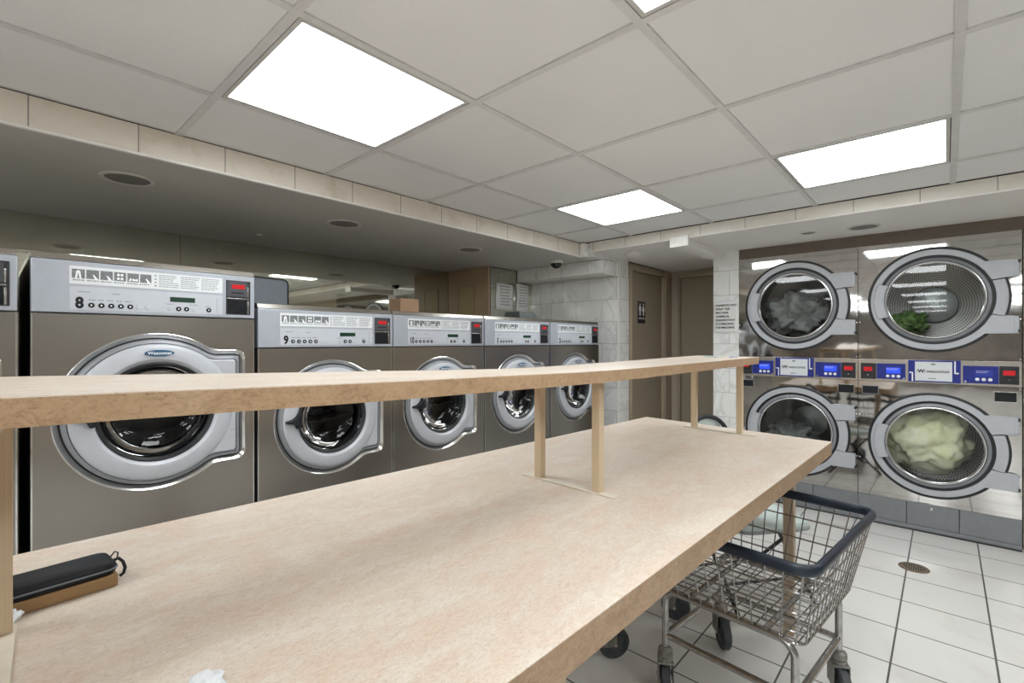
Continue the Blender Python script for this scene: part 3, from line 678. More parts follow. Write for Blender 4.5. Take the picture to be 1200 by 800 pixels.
a = MB(); a.loft([[(0.0, 0, 0), (0.215, 0, 0), (0.215, 0.16, 0), (0.0, 0.16, 0)], [(0.005, 0.01, 0.052), (0.170, 0.01, 0.050), (0.165, 0.15, 0.050), (0.005, 0.15, 0.052)]], cap0=True, cap1=True); obj('lid_body', a, M['grey_lid'], t, bevel=0.004)
a = MB(); a.box(0.008, 0.16, 0.06, 0.07, 0.052, 0.056); obj('grip_rib', a, M['ink_grey'], t)

# ------------------------------------------------------------------ stacked dryers
def circ(r, y, cz, n=160): return [(r * cos(2 * pi * i / n), y, cz + r * sin(2 * pi * i / n)) for i in range(n)]
def make_dryer(y, label, dim_right):
    W = 0.3930
    t = thing('stacked_dryer', label, 'dryer', (4.10, y, 0), -pi / 2, group='stacked double tumble dryers against the end wall')
    # plinth and grey kick panels
    a = MB(); a.box(-W, W, 0.002, 0.05, 0.0, 0.030); obj('plinth', a, M['cab_side'], t)
    a = MB(); a.box(-W, W, -0.004, 0.03, 0.012, 0.036); obj('plinth_rail', a, M['dryer_grey'], t, bevel=0.003)
    for x0, x1 in ((-W, -0.134), (-0.131, 0.121), (0.124, W)):
        a = MB(); a.box(x0, x1, 0.0, 0.02, 0.038, 0.186); kp = obj('kick_panel', a, M['dryer_grey'], t, bevel=0.002)
        if x0 == -0.131:
            a = MB(); a.lathe_y([(0.008, 0.0), (0.008, -0.004), (0.005, -0.005)], -0.01, 0.160, 16, cap=True); obj('lock', a, M['chrome'], kp)
    a = MB(); a.box(-W, -W + 0.01, 0.01, 0.055, 0, 1.89); a.box(W - 0.01, W, 0.01, 0.055, 0, 1.89); a.box(-W, W, 0.65, 0.66, 0, 1.89); a.box(-W, W, 0.05, 0.66, 1.88, 1.895)
    a.box(-W, -W + 0.01, 0.05, 0.66, 0, 1.89); a.box(W - 0.01, W, 0.05, 0.66, 0, 1.89); obj('cabinet', a, M['cab_side'], t)
    for z0, z1, cz, up in ((0.189, 0.968, 0.572, False), (1.123, 1.898, 1.508, True)):
        a = MB(); rs = rect_star(-W + 0.001, W - 0.001, z0 - cz, z1 - cz)
        a.loft([at_y(rs, 0.012, cz), at_y(rs, 0.0, cz), circ(0.258, 0.0, cz), circ(0.258, 0.02, cz)])
        nm = 'upper_panel' if up else 'lower_panel'; pn = obj(nm, a, M['polished'], t, smooth=20)
        for sx in (-W + 0.008, W - 0.008):
            for zz in (z0 + 0.01, z0 + (z1 - z0) * 0.32, z0 + (z1 - z0) * 0.7, z1 - 0.01): a = MB(); a.lathe_y([(0.0045, 0.0), (0.004, -0.003), (0.001, -0.0038)], sx, zz, 10); obj('panel_screw', a, M['chrome'], pn)
        # door
        a = MB(); a.lathe_y([(0.338, 0.001), (0.338, -0.013), (0.324, -0.015), (0.318, -0.001)], 0, cz, 140); door = obj('door', a, M['black_rubber'], t)
        door['label'] = ('upper' if up else 'lower') + ' round dryer door with black outer edge'
        # ring + two hinge arms as one plate
        def plate_sdf(x, z):
            dc = hypot(x, z) - 0.327
            dr = max(abs(x - 0.19) - 0.19, abs(z) - 0.22)       # arm block to x=0.38
            notch = max(0.338 - hypot(x, z), abs(z) - 0.118)    # cut-out between arms
            return min(dc, max(dr, -notch))
        # star shaped about centre except notch; build outline by hand
        arm = []
        xr = 0.378; a_top = math.asin(0.22 / 0.3225); n1 = 90
        for i in range(n1 + 1):
            an = a_top + (2 * pi - 2 * a_top) * i / n1; arm.append((0.3225 * cos(an), 0.3225 * sin(an)))
        arm += [(xr, -0.22), (xr, -0.118)]
        an0 = math.asin(0.118 / 0.345)
        for i in range(17): an = -an0 + 2 * an0 * i / 16; arm.append((0.338 * cos(an), 0.345 * sin(an)))
        arm += [(xr, 0.118), (xr, 0.22)]
        nA = len(arm); inner = []
        for px, pz in arm:
            an = atan2(pz, px)
            if abs(px - xr) < 1e-6: an = math.copysign(0.60 if abs(pz) > 0.2 else an0 + 0.03, pz)
            inner.append((0.286 * cos(an), 0.286 * sin(an)))
        # radial matching: inner point at same angle, arms' corners collapse outward
        a = MB(); a.loft([[(px, 0.0, cz + pz) for px, pz in arm], [(px, -0.016, cz + pz) for px, pz in arm]])
        arm_s = [(px * 0.992, pz * 0.992) for px, pz in arm]
        a.loft([[(px, -0.016, cz + pz) for px, pz in arm], [(px, -0.0195, cz + pz) for px, pz in arm_s], [(px, -0.0195, cz + pz) for px, pz in inner], [(px, -0.004, cz + pz) for px, pz in inner]])
        obj('door_plate', a, M['door_grey'], door, smooth=25)
        # black arc in the notch
        a = MB(); p1 = []; 
        for i in range(17):
            an = -an0 + 2 * an0 * i / 16; p1.append((0.3385 * cos(an), 0.345 * sin(an)))
        a.loft([[(px, -0.012, cz + pz) for px, pz in p1], [(px + 0.012, -0.012, cz + pz) for px, pz in p1], [(px + 0.012, -0.001, cz + pz) for px, pz in p1]], closed=False); obj('notch_edge', a, M['black_rubber'], door)
        for hz0 in (cz + 0.128, cz - 0.216): a = MB(); a.box(0.358, 0.379, -0.0225, -0.0195, hz0, hz0 + 0.088); obj('hinge_leaf', a, M['door_grey'], door, bevel=0.001)
        for zz in (cz + 0.206, cz - 0.206): a = MB(); a.box(0.374, 0.386, -0.027, -0.0225, zz - 0.009, zz + 0.009); obj('hinge_pin', a, M['cab_side'], door, bevel=0.001)
        a = MB(); a.lathe_y([(0.287, -0.004), (0.268, -0.003)], 0, cz, 140); a.lathe_y([(0.2500, -0.0105), (0.2465, -0.0105)], 0, cz, 140); obj('groove', a, M['black_rubber'], door)
        a = MB(); a.lathe_y([(0.269, -0.002), (0.267, -0.008), (0.252, -0.0125), (0.249, -0.008)], 0, cz, 140); obj('inner_ring', a, M['door_mid'], door)
        a = MB(); a.lathe_y([(0.2475, -0.006), (0.246, -0.0125), (0.240, -0.0135), (0.236, -0.008), (0.234, 0.002)], 0, cz, 140); obj('window_trim', a, M['silver_ring'], door)
        a = MB(); a.lathe_y([(0.2365, -0.0022), (0.20, -0.0020), (0.002, -0.0020)], 0, cz, 120); obj('window', a, M['glass'], door)
        # handle block at the left
        a = MB(); pr = []
        for i in range(15): an = pi - 0.40 + 0.80 * i / 14; pr.append((0.303 * cos(an), 0.303 * sin(an)))
        for i in range(15): an = pi + 0.43 - 0.86 * i / 14; pr.append((0.248 * cos(an), 0.248 * sin(an)))
        a.prism([(px, cz + pz) for px, pz in pr], -0.034, -0.008); obj('handle', a, M['door_grey'], door, bevel=0.004)
        # drum: own origin at its centre so that the perforation follows it
        R = 0.335; a = MB(); a.lathe_y([(0.262, cz * 0 + 0.022), (0.262, 0.03), (R, 0.05), (R, 0.55), (0.10, 0.60), (0.10, 0.575)], 0, 0, 96)
        d = obj('drum', a, M['drum'], t); d.location = (0, 0, cz)
        a = MB(); a.lathe_y([(0.13, 0.575), (0.125, 0.565), (0.045, 0.555), (0.043, 0.535), (0.028, 0.533), (0.026, 0.545), (0.001, 0.545)], 0, cz, 64); obj('drum_hub', a, M['hub'], t)
    # control strip between the two drums
    a = MB(); a.box(-W, W, -0.006, 0.02, 0.970, 1.121); cp = obj('control_strip', a, M['steel_cap'], t, bevel=0.002)
    yy = -0.0062
    def rect(x0, x1, z0, z1, y1=yy, th=0.0012): b = MB(); b.box(x0, x1, y1 - th, y1 + 0.0003, z0, z1); return b
    obj('blue_panel', rect(-0.290, -0.138, 0.988, 1.092), M['blue_panel'], cp, bevel=0.0004); obj('blue_panel', rect(0.139, 0.296, 0.983, 1.090), M['blue_panel'], cp, bevel=0.0004)
    obj('centre_panel', rect(-0.124, 0.129, 0.978, 1.119, yy, 0.002), M['blue_panel'], cp, bevel=0.0004)
    b = MB(); b.box(-0.090, 0.090, yy - 0.0034, yy - 0.0018, 0.986, 1.109); obj('brand_plate', b, M['label_white'], cp, bevel=0.0012)
    yl = yy - 0.0036
    obj('brand_lettering', join(text_mb('wascomat', 0.027, 0.022, yl, 1.040, 'CENTER', 0.0004), text_mb('W', 0.030, -0.060, yl, 1.0385, 'CENTER', 0.0012), text_mb('(', 0.024, -0.079, yl, 1.0405, 'CENTER', 0.0002), text_mb(')', 0.024, -0.041, yl, 1.0405, 'CENTER', 0.0002)), M['ink'], cp, smooth=0)
    b = text_lines(-0.022, 0.026, 0.998, 1.006, 1, yl, 1, 0.9, 3); b.loft([[(0.013 * cos(q * pi / 12), yv, 1.094 + 0.006 * sin(q * pi / 12)) for q in range(24)] for yv in (yl, yl - 0.0004)], cap0=True, cap1=True)
    obj('small_print', b, M['ink_grey'], cp, smooth=0)
    b = MB(); yA = yy - 0.0024   # arrows: up-turned one at right, down at left
    b.box(-0.106, -0.099, yA, yA + 0.0006, 0.982, 1.040); b.box(-0.113, -0.099, yA, yA + 0.0006, 1.034, 1.041); b.prism([(-0.121, 1.0375), (-0.112, 1.030), (-0.112, 1.045)], yA, yA + 0.0006)
    b.box(0.099, 0.106, yA, yA + 0.0006, 1.040, 1.114); b.box(0.099, 0.113, yA, yA + 0.0006, 1.036, 1.043); b.prism([(0.123, 1.0395), (0.112, 1.047), (0.112, 1.032)], yA, yA + 0.0006)
    obj('arrows', b, M['white_ink'], cp, smooth=0)
    for (x0, x1, mt) in ((-0.239, -0.164, 'blue_lcd'), (0.193, 0.270, 'blue_lcd_dim' if dim_right else 'blue_lcd')):
        obj('display', rect(x0, x1, 1.026, 1.066, yy - 0.0012, 0.0008), M[mt], cp)
    obj('display_text', join(text_lines(-0.236, -0.168, 1.046, 1.062, 2, yy - 0.0020, 1, 0.4, 2), text_lines(0.198, 0.262, 1.046, 1.062, 2, yy - 0.0020, 1, 0.4, 6)), M['blue_panel'] if False else M['label_panel'], cp, smooth=0)
    for bx in (-0.230, -0.202, -0.174, 0.203, 0.231, 0.259):
        b = MB(); b.lathe_y([(0.010, yy - 0.001), (0.0095, yy - 0.0035), (0.001, yy - 0.004)], bx, 1.008, 20, cap=True); obj('button', b, M['white_ink'], cp)
    for x0, x1, r0, r1 in ((-0.377, -0.293, -0.362, -0.314), (0.298, 0.380, 0.314, 0.364)):
        b = MB(); b.box(x0, x1, yy - 0.004, yy, 0.984, 1.092); cu = obj('coin_unit', b, M['black_plastic'], t, bevel=0.002)
        b = MB(); b.box(r0, r1, yy - 0.0050, yy - 0.0038, 1.038, 1.066); obj('red_display', b, M['red_led'], cu, bevel=0.0006, label='glowing red display')
        b = MB(); b.box(r0 + 0.004, r1 - 0.004, yy - 0.0050, yy - 0.0038, 1.022, 1.0265); obj('coin_slot', b, M['ink'], cu)
        b = MB(); b.lathe_y([(0.004, yy - 0.0038), (0.0035, yy - 0.0052)], (r0 + r1) / 2, 1.011, 12, cap=True); obj('reject_button', b, M['chrome'], cu)
    for bx in (-0.147, 0.150):
        b = MB(); b.lathe_y([(0.006, yy - 0.001), (0.0055, yy - 0.003), (0.003, yy - 0.0032), (0.003, yy - 0.001)], bx, 0.992, 16); obj('key_ring', b, M['chrome'], cp)
    for x0, x1, z0, z1, fr in ((-0.372, -0.279, 0.881, 0.938, False), (0.274, 0.374, 0.876, 0.939, True)):
        b = MB(); b.box(x0, x1, -0.003, 0.001, z0, z1); so = obj('coin_return', b, M['chrome'] if fr else M['door_mid'], t, bevel=0.001)
        b = MB(); b.box(x0 + 0.004, x1 - 0.004, -0.0045, -0.0025, z0 + 0.004, z1 - 0.004); obj('return_flap', b, M['ink'], so, bevel=0.001)
    return t
make_dryer(0.845, 'left stacked pair of tumble dryers beside the white tiled pier', False)
make_dryer(0.0575, 'right stacked pair of tumble dryers, yellow laundry in the lower drum', True)

def laundry(loc, dims, seed, mat, label, amp=0.3, freq=2.2, squash=0.6, name='laundry'):
    bm = bmesh.new(); bmesh.ops.create_icosphere(bm, subdivisions=5, radius=1.0)
    for v in bm.verts:
        p = v.co.copy(); n_ = noise.fractal(p * freq + Vector((seed, seed * 2.1, 0)), 0.8, 2.0, 4)
        r = 1 - abs(noise.noise(p * freq * 1.7 + Vector((0, seed, 3)))) * 0.5
        v.co = p * (1 + amp * n_) * (0.85 + 0.15 * r)
        v.co.x *= dims[0]; v.co.y *= dims[1]; v.co.z *= dims[2]
    me = bpy.data.meshes.new(name); bm.to_mesh(me); bm.free(); me.materials.append(mat)
    me.polygons.foreach_set('use_smooth', [True] * len(me.polygons))
    o = bpy.data.objects.new(name, me); C.objects.link(o); o.location = loc
    return tag(o, label, 'laundry')
laundry((4.42, 0.195, 1.36), (0.16, 0.10, 0.085), 1.0, M['cloth_green'], 'dark green clothes in the upper drum of the right dryer', 0.5, 2.5)
laundry((4.345, 0.105, 0.585), (0.175, 0.235, 0.225), 4.0, M['cloth_yellow'], 'pale yellow laundry filling the lower drum of the right dryer', 0.25, 1.6)
laundry((4.36, 0.88, 1.46), (0.17, 0.20, 0.18), 7.0, M['cloth_grey'], 'greyish white clothes in the upper drum of the left dryer', 0.4, 2.0)
laundry((4.44, 0.93, 0.47), (0.15, 0.16, 0.12), 9.0, M['cloth_grey'], 'grey clothes in the lower drum of the left dryer', 0.4, 2.0)

# ------------------------------------------------------------------ folding table with raised shelf
XT = -1.0
yf = lambda x: 0.430 - 0.024 * x
yb = lambda x: 1.424 - 0.050 * x
t = thing('folding_table', 'long laundry folding table with speckled beige laminate top', 'table', (0.8, 0.9, 0))
def W2L(p): return (p[0] - 0.8, p[1] - 0.9, p[2])
ZT = 0.80; TH = 0.057
xa, xb_f, xb_b = XT, 2.500, 2.600
top = [W2L(p) for p in ((xa, yf(xa), 0), (xb_f, yf(xb_f), 0), (xb_b, yb(xb_b), 0), (xa, yb(xa), 0))]
a = MB(); a.loft([[(x, y, ZT - 0.0015) for x, y, _ in top], [(x, y, ZT) for x, y, _ in top]], cap0=True, cap1=True); obj('tabletop', a, M['lam_top'], t)
a = MB(); a.loft([[(x, y, ZT - TH) for x, y, _ in top], [(x, y, ZT - 0.0016) for x, y, _ in top]], cap0=True, cap1=True); obj('edge_band', a, M['lam_edge'], t, bevel=0.001)
for lx, ly in ((2.302, 0.492), (2.35, 1.20), (0.65, 0.50), (0.65, 1.30), (-0.88, 0.55), (-0.88, 1.36)):
    a = MB(); x, y, _ = W2L((lx, ly, 0)); a.box(x - 0.020, x + 0.020, y - 0.020, y + 0.020, 0, ZT - TH - 0.0005); obj('leg', a, M['leg_wood'], t, bevel=0.002)

zfr = [(-1.0, 1.190), (0.0, 1.1845), (0.18, 1.1795), (0.365, 1.173), (0.75, 1.167), (1.1, 1.160), (1.7, 1.161), (2.50, 1.1655)]
zbk = [(-1.0, 1.192), (0.0, 1.188), (0.28, 1.1780), (0.56, 1.1695), (1.13, 1.153), (1.7, 1.158), (2.50, 1.168)]
def interp(tab, x):
    for (x0, z0), (x1, z1) in zip(tab, tab[1:]):
        if x <= x1: 
            u = (x - x0) / (x1 - x0); return z0 + (z1 - z0) * u
    return tab[-1][1]
def smooth_i(tab, x): return sum(interp(tab, min(2.5, max(-1, x + d))) for d in (-0.16, -0.08, 0, 0.08, 0.16)) / 5
sf = lambda x: 0.712 - 0.0195 * x
sb = lambda x: 1.070 - 0.047 * x
t = thing('raised_shelf', 'long sagging laminate shelf raised on posts above the folding table', 'shelf', (0.8, 0.9, ZT))
n = 44; XS = [XT + (2.497 - XT) * i / n for i in range(n + 1)]
def shelf_loops(top_off, bot_off):
    lf = []
    for x in XS:
        zf, zb = smooth_i(zfr, x), smooth_i(zbk, x)
        lf.append([(x - 0.8, sf(x) - 0.9, zf + bot_off - ZT), (x - 0.8, sb(x) - 0.9, zb + bot_off - ZT), (x - 0.8, sb(x) - 0.9, zb + top_off - ZT), (x - 0.8, sf(x) - 0.9, zf + top_off - ZT)])
    return lf
a = MB(); a.loft(shelf_loops(0, -0.0015), cap0=True, cap1=True); obj('shelf_top', a, M['lam_top'], t, smooth=30)
a = MB(); a.loft(shelf_loops(-0.0016, -0.0325), cap0=True, cap1=True); obj('edge_band', a, M['lam_edge'], t, smooth=30)
for px_f, px_b, y0s, y1s in ((-0.004, 0.017, 0.80, 1.088), (1.198, 1.204, 0.684, 1.03), (2.413, 2.442, 0.655, 1.00)):
    pyf, pyb = {-0.004: (0.74, 1.047), 1.198: (0.748, 0.968), 2.413: (0.724, 0.952)}[px_f]
    if px_f == -0.004: y0s = 0.70
    xm = (px_f + px_b) / 2 
    a = MB(); sl = (px_b - px_f) / (pyb - pyf); a.add([(xm + sl * (yy - (pyf + pyb) / 2) + dx - 0.8, yy - 0.9, zz) for zz in (0.0004, 0.0045) for yy in (y0s, y1s) for dx in (-0.017, 0.017)], [(0, 2, 3, 1), (4, 5, 7, 6), (0, 1, 5, 4), (1, 3, 7, 5), (3, 2, 6, 7), (2, 0, 4, 6)]); obj('base_strip', a, M['strip'], t, bevel=0.001)
    for px, py in ((px_f, pyf), (px_b, pyb)):
        ztop = (smooth_i(zfr, px) + (smooth_i(zbk, px) - smooth_i(zfr, px)) * (py - sf(px)) / (sb(px) - sf(px))) - 0.034 - ZT
        a = MB(); a.box(px - 0.8 - 0.013, px - 0.8 + 0.013, py - 0.9 - 0.013, py - 0.9 + 0.013, 0.0046, ztop); obj('post', a, M['post'], t, bevel=0.0015)
    a = MB(); zc = smooth_i(zfr, px_f) - 0.0365 - ZT; a.box(px_f - 0.8 - 0.018, px_f - 0.8 + 0.018, pyf - 0.9 - 0.02, pyb - 0.9 + 0.02, zc - 0.001, zc + 0.003); obj('top_strip', a, M['strip'], t)

# things on the table
t = thing('brown_block', 'brown wooden block under the flat black case on the table', 'block', (-0.10, 1.13, ZT), radians(3))
a = MB(); a.box(-0.13, 0.262, -0.036, 0.045, 0.0005, 0.0215); obj('block', a, M['brown_wood'], t, bevel=0.001)
t = thing('black_case', 'flat glossy black zipped case lying on the brown block', 'case', (-0.10, 1.134, ZT + 0.0218), radians(3.5))
pts = []
for cx, cy, a0 in ((0.245, 0.025, 0), (-0.115, 0.025, 90), (-0.115, -0.023, 180), (0.245, -0.023, 270)):
    for q in range(7): an = radians(a0 + q * 15); pts.append((cx + 0.018 * cos(an), cy + 0.018 * sin(an)))
def sc(p, k): return ((p[0] - 0.065) * (1 - k / 0.19) + 0.065, p[1] * (1 - k / 0.045))
a = MB(); a.loft([[(*sc(p, 0.003), 0.0) for p in pts], [(*p, 0.005) for p in pts], [(*p, 0.013) for p in pts], [(*sc(p, 0.004), 0.0185) for p in pts], [(*sc(p, 0.010), 0.020) for p in pts]], cap0=True, cap1=True); obj('shell', a, M['case'], t)
a = MB(); a.tube([(*p, 0.0095) for p in [(q[0] + 0.0008 * (1 if q[0] > 0.06 else -1), q[1] + 0.0008 * (1 if q[1] > 0 else -1)) for q in pts]], 0.0016, 6, closed=True); obj('zip', a, M['grey_plastic'], t)
a = MB(); a.tube([(0.263, -0.004, 0.012), (0.270, -0.006, 0.014), (0.275, -0.012, 0.008), (0.277, -0.018, -0.002), (0.274, -0.022, -0.010), (0.268, -0.022, -0.014)], 0.0028, 8); a.tube([(0.262, 0.014, 0.014), (0.268, 0.012, 0.022), (0.272, 0.008, 0.020), (0.270, 0.004, 0.012), (0.265, 0.004, 0.010)], 0.0014, 6); obj('zip_pull', a, M['ink'], t)
def crumple(loc, r, seed, label, sz=0.5, mat='plastic_bag', name='crumpled_plastic'):
    bm = bmesh.new(); bmesh.ops.create_icosphere(bm, subdivisions=3, radius=1)
    for v in bm.verts:
        k = 1 + 0.55 * noise.noise(v.co * 2.2 + Vector((seed, 0, seed))) + 0.2 * noise.noise(v.co * 6 + Vector((0, seed, 0)))
        v.co = Vector((v.co.x * k * r[0], v.co.y * k * r[1], max(v.co.z * k * r[2], -r[2] * 0.6)))
    zmin = min(v.co.z for v in bm.verts)
    for v in bm.verts: v.co.z -= zmin
    me = bpy.data.meshes.new(name); bm.to_mesh(me); bm.free(); me.materials.append(M[mat])
    o = bpy.data.objects.new(name, me); C.objects.link(o); o.location = loc; return tag(o, label, 'plastic wrap')
crumple((0.030, 1.085, ZT + 0.005), (0.012, 0.016, 0.008), 2.0, 'scrap of crumpled white tape beside the shelf post at the left')
crumple((0.188, 0.698, ZT + 0.0005), (0.020, 0.026, 0.006), 5.0, 'crumpled clear white plastic scrap at the bottom edge of the table')
# leaflets at far end of the shelf
for x, y, w, mt, lb in ((2.37, 0.83, 0.12, 'leaf_green', 'small green leaflet lying on the far end of the raised shelf'), (2.385, 0.745, 0.05, 'leaf_blue', 'small blue leaflet on the raised shelf, nearer the front edge')):
    zz = smooth_i(zfr, x) + (smooth_i(zbk, x) - smooth_i(zfr, x)) * (y - sf(x)) / (sb(x) - sf(x))
    a = MB(); a.box(-0.05, 0.05, -w / 3, w / 3, 0.0012, 0.0022); o = obj('leaflet', a, M[mt]); o.location = (x, y, zz); o.rotation_euler = (0, 0, 0.3); tag(o, lb, 'leaflet')
    a = MB(); a.box(-0.045, 0.045, -w / 3 + 0.005, -w / 8, 0.0022, 0.0024); obj('print_band', a, M['label_white'], o)

# ------------------------------------------------------------------ laundry carts
def rrect(hx, hy, r, z, n=6):
    p = []
    for cx, cy, a0 in ((hx - r, hy - r, 0), (-hx + r, hy - r, 90), (-hx + r, -hy + r, 180), (hx - r, -hy + r, 270)):
        for q in range(n + 1): an = radians(a0 + q * 90 / n); p.append((cx + r * cos(an), cy + r * sin(an), z))
    return p
def make_cart(loc, rz, label, swivel):
    t = thing('laundry_cart', label, 'cart', loc, rz, group='wire laundry carts by the folding table')
    zr, zb_ = 0.640, 0.392; rx, ry, bx, by = 0.335, 0.285, 0.245, 0.235
    wr = 0.0022
    a = MB(); a.tube(rrect(rx, ry, 0.045, zr), 0.006, 8, closed=True)
    for k in (0.30, 0.58, 0.84):
        z = zr - (zr - zb_) * k; a.tube(rrect(rx + (bx - rx) * k, ry + (by - ry) * k, 0.04, z), 0.0030, 6, closed=True)
    a.tube(rrect(bx, by, 0.03, zb_), 0.0040, 6, closed=True)
    nx, ny = 13, 11
    for i in range(nx + 1):
        u = -1 + 2 * i / nx; uu = u * 0.92
        for s in (-1, 1): a.tube([(uu * rx, s * ry, zr), (uu * bx, s * by, zb_)], wr, 5, cap=False)
        a.tube([(uu * bx, -by, zb_ + 0.001), (uu * bx, by, zb_ + 0.001)], wr, 5, cap=False)
    for i in range(ny + 1):
        u = -1 + 2 * i / ny; uu = u * 0.92
        for s in (-1, 1): a.tube([(s * rx, uu * ry, zr), (s * bx, uu * by, zb_)], wr, 5, cap=False)
        a.tube([(-bx, uu * by, zb_ - 0.003), (bx, uu * by, zb_ - 0.003)], wr, 5, cap=False)
    obj('wire_basket', a, M['wire'], t)
    a = MB(); prof = []
    ring = rrect(rx, ry, 0.05, zr, 10); m_ = len(ring); loops = []
    for i, p in enumerate(ring):
        q = Vector(ring[(i + 1) % m_]) - Vector(ring[i - 1]); q.normalize(); out = Vector((q.y, -q.x, 0)); P0 = Vector(p)
        loops.append([tuple(P0 + out * (0.012 * cos(w_) ) + Vector((0, 0, 0.017 * sin(w_)))) for w_ in [2 * pi * k / 14 for k in range(14)]])
    loops.append(loops[0]); a.loft(loops); obj('rim_bumper', a, M['bumper'], t)
    # tube frame
    fx, fy = 0.215, 0.205
    def U(x):
        pts = [(x, -fy, 0.155), (x, -fy, 0.33)]
        for q in range(1, 7): an = q * pi / 14; pts.append((x, -fy + 0.045 * (1 - cos(q * pi / 12)), 0.33 + 0.045 * sin(q * pi / 12)))
        pts += [(x, y, z) for (x_, y, z) in []]
        pts2 = [(x, -p[1], p[2]) for p in reversed(pts)]
        return pts + pts2
    for x in (-fx, fx):
        a = MB(); a.tube(U(x), 0.0115, 12); obj('frame_hoop', a, M['tube'], t)
    for p, q in (((-fx, -fy), (fx, -fy)), ((-fx, fy), (fx, fy)), ((-fx, -fy), (-fx, fy)), ((fx, -fy), (fx, fy))):
        a = MB(); d = 0.0; a.tube([(p[0], p[1], 0.215), (q[0], q[1], 0.215)], 0.0105, 12); obj('lower_rail', a, M['tube'], t)
    for by_ in (-0.12, 0.12): a = MB(); a.tube([(-fx, by_, 0.377), (fx, by_, 0.377)], 0.008, 8); obj('basket_rail', a, M['tube'], t)
    for (x, y), sw in zip(((-fx, -fy), (fx, -fy), (-fx, fy), (fx, fy)), swivel):
        rot = Matrix.Translation((x, y, 0)) @ Matrix.Rotation(sw, 4, 'Z')
        a = MB(); a.lathe_z([(0.016, 0.175), (0.024, 0.168), (0.026, 0.150), (0.020, 0.142), (0.026, 0.138), (0.027, 0.128)], n=24)
        a.box(-0.028, 0.030, -0.026, -0.022, 0.055, 0.132); a.box(-0.028, 0.030, 0.022, 0.026, 0.055, 0.132); a.box(-0.028, 0.030, -0.026, 0.026, 0.126, 0.134)
        a.xform(rot); ca = obj('caster', a, M['caster_grey'], t, bevel=0.002)
        a = MB(); R = 0.0615; hw = 0.015
        a.lathe_y([(0.008, -hw - 0.003), (0.018, -hw - 0.003), (0.022, -hw), (0.042, -hw + 0.004), (0.046, -hw), (R - 0.004, -hw), (R, -hw + 0.005), (R, hw - 0.005), (R - 0.004, hw), (0.046, hw), (0.042, hw - 0.004), (0.022, hw), (0.018, hw + 0.003), (0.008, hw + 0.003)], -0.022, R + 0.0005, 40, cap=True)
        a.xform(rot); obj('wheel', a, M['caster_rub'], ca)
        a = MB(); a.lathe_y([(0.006, -0.029), (0.006, 0.029)], -0.022, R + 0.0005, 12, cap=True); a.xform(rot); obj('axle', a, M['chrome'], ca)
    return t
make_cart((1.795, 0.50, 0), radians(-6), 'wire laundry cart with dark blue rim beside the table front', (radians(60), radians(35), radians(215), radians(44)))
make_cart((1.89, 1.15, 0), radians(-9), 'second wire laundry cart under the table, only wheels visible', (radians(150), radians(110), radians(30), radians(100)))

# ------------------------------------------------------------------ folding chair at the end of the table
fdir = Vector((-0.6, -0.8, 0)); ang = atan2(fdir.y, fdir.x) + pi / 2    # local -y is forward
t = thing('folding_chair', 'black framed folding chair with pale mint seat beyond the table end', 'chair', (2.56, 0.72, 0), ang)
pts = []
hs = 0.19
outl = []
for q in range(40):
    an = 2 * pi * q / 40; c_, s_ = cos(an), sin(an); e = 0.28
    outl.append((hs * abs(c_) ** e * (1 if c_ > 0 else -1), (hs + 0.005) * abs(s_) ** e * (1 if s_ > 0 else -1)))
a = MB(); a.loft([[(x * 0.97, y * 0.97, 0.368) for x, y in outl], [(x, y, 0.374) for x, y in outl], [(x, y, 0.392) for x, y in outl], [(x * 0.985, y * 0.985, 0.399) for x, y in outl], [(x * 0.7, y * 0.7, 0.396) for x, y in outl]], cap0=True, cap1=True)
obj('seat', a, M['mint'], t)
a = MB(); a.tube([(x * 1.0, y * 1.0, 0.372) for x, y in outl], 0.009, 8, closed=True); obj('seat_frame', a, M['mint_dark'], t)
for s in (-1, 1):
    a = MB(); a.tube([(s * 0.205, 0.27, 0.62), (s * 0.205, 0.205, 0.46), (s * 0.205, 0.06, 0.27), (s * 0.205, -0.19, 0.006)], 0.010, 10); obj('leg', a, M['black_plastic'], t)
    a = MB(); a.tube([(s * 0.19, -0.12, 0.362), (s * 0.19, 0.05, 0.20), (s * 0.19, 0.25, 0.006)], 0.009, 10); obj('leg', a, M['black_plastic'], t)
a = MB(); a.tube([(-0.19, 0.20, 0.05), (0.19, 0.20, 0.05)], 0.007, 8); a.tube([(-0.205, -0.10, 0.10), (0.205, -0.10, 0.10)], 0.007, 8); obj('stretcher', a, M['black_plastic'], t)
arc = [(-0.195, 0.272, 0.62)] + [(-0.03 + 0.11 * -cos(pi * q / 16), 0.285 + 0.035 * sin(pi * q / 16), 0.70 + 0.120 * sin(pi * q / 16) ** 0.8) for q in range(17)] + [(0.195, 0.272, 0.62)]
a = MB(); a.tube(arc, 0.012, 10); obj('back_frame', a, M['black_plastic'], t)
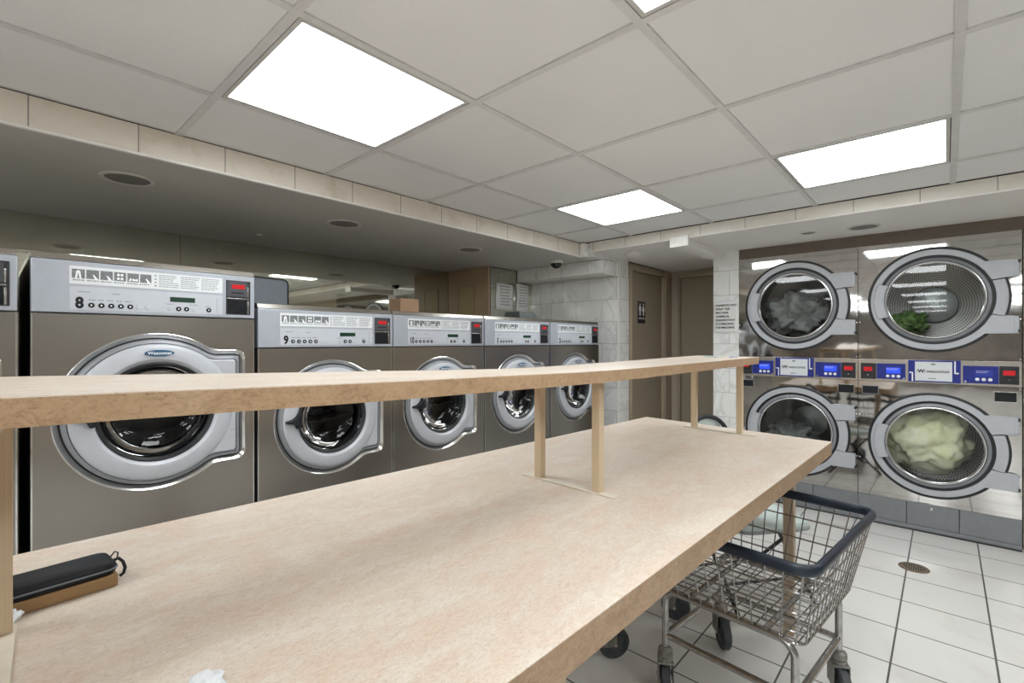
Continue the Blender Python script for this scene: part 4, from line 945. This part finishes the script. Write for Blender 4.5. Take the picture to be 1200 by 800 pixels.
bp = [(-0.13, 0.66), (0.07, 0.66)] + [(-0.03 + 0.10 * cos(pi * q / 14), 0.70 + 0.107 * sin(pi * q / 14) ** 0.8) for q in range(15)]
a = MB(); a.loft([[(x, 0.285 + 0.035 * (1 - (x / 0.19) ** 2), z) for x, z in bp], [(x, 0.297 + 0.035 * (1 - (x / 0.19) ** 2), z) for x, z in bp]], cap0=True, cap1=True); obj('backrest', a, M['mint'], t)

# floor drain
t = thing('floor_drain', 'round bronze drain cover set in the beige tiled floor', 'drain', (3.425 , 0.128, 0))
a = MB(); a.lathe_z([(0.068, 0.0002), (0.066, 0.003), (0.055, 0.0035), (0.054, 0.002)], n=48, cap=False); obj('rim', a, M['brass'], t)
a = MB(); a.lathe_z([(0.0545, 0.0005), (0.054, 0.0028), (0.002, 0.0032)], n=48); gr = obj('grate', a, M['brass'], t)
a = MB()
for q in range(-4, 5):
    w_ = sqrt(max(0.0001, 0.045 ** 2 - (q * 0.01) ** 2)); a.box(-w_, w_, q * 0.01 - 0.0018, q * 0.01 + 0.0018, 0.0030, 0.0036)
obj('slots', a, M['ink'], gr)

# ------------------------------------------------------------------ camera, world, colour
cd = bpy.data.cameras.new('camera'); cam = bpy.data.objects.new('camera', cd); C.objects.link(cam)
cd.sensor_width = 36; cd.sensor_fit = 'HORIZONTAL'; cd.lens = 561 / 1200 * 36; cd.clip_start = 0.02
cam.location = (0, 0, CAM_H); cam.rotation_euler = (pi / 2, 0, radians(42.15 - 90))
SC.camera = cam
w = bpy.data.worlds.new('world'); SC.world = w; w.use_nodes = True
w.node_tree.nodes['Background'].inputs[0].default_value = (0.9, 0.95, 1, 1); w.node_tree.nodes['Background'].inputs[1].default_value = 0.0
SC.view_settings.view_transform = 'Standard'; SC.view_settings.look = 'None'; SC.view_settings.gamma = 1; SC.view_settings.use_curve_mapping = False
SC.view_settings.exposure = 0.2
SC.cycles.max_bounces = 12; SC.cycles.diffuse_bounces = 6; SC.cycles.glossy_bounces = 6; SC.cycles.transparent_max_bounces = 12
SC.cycles.use_denoising = True
SC.cycles.sample_clamp_indirect = 6
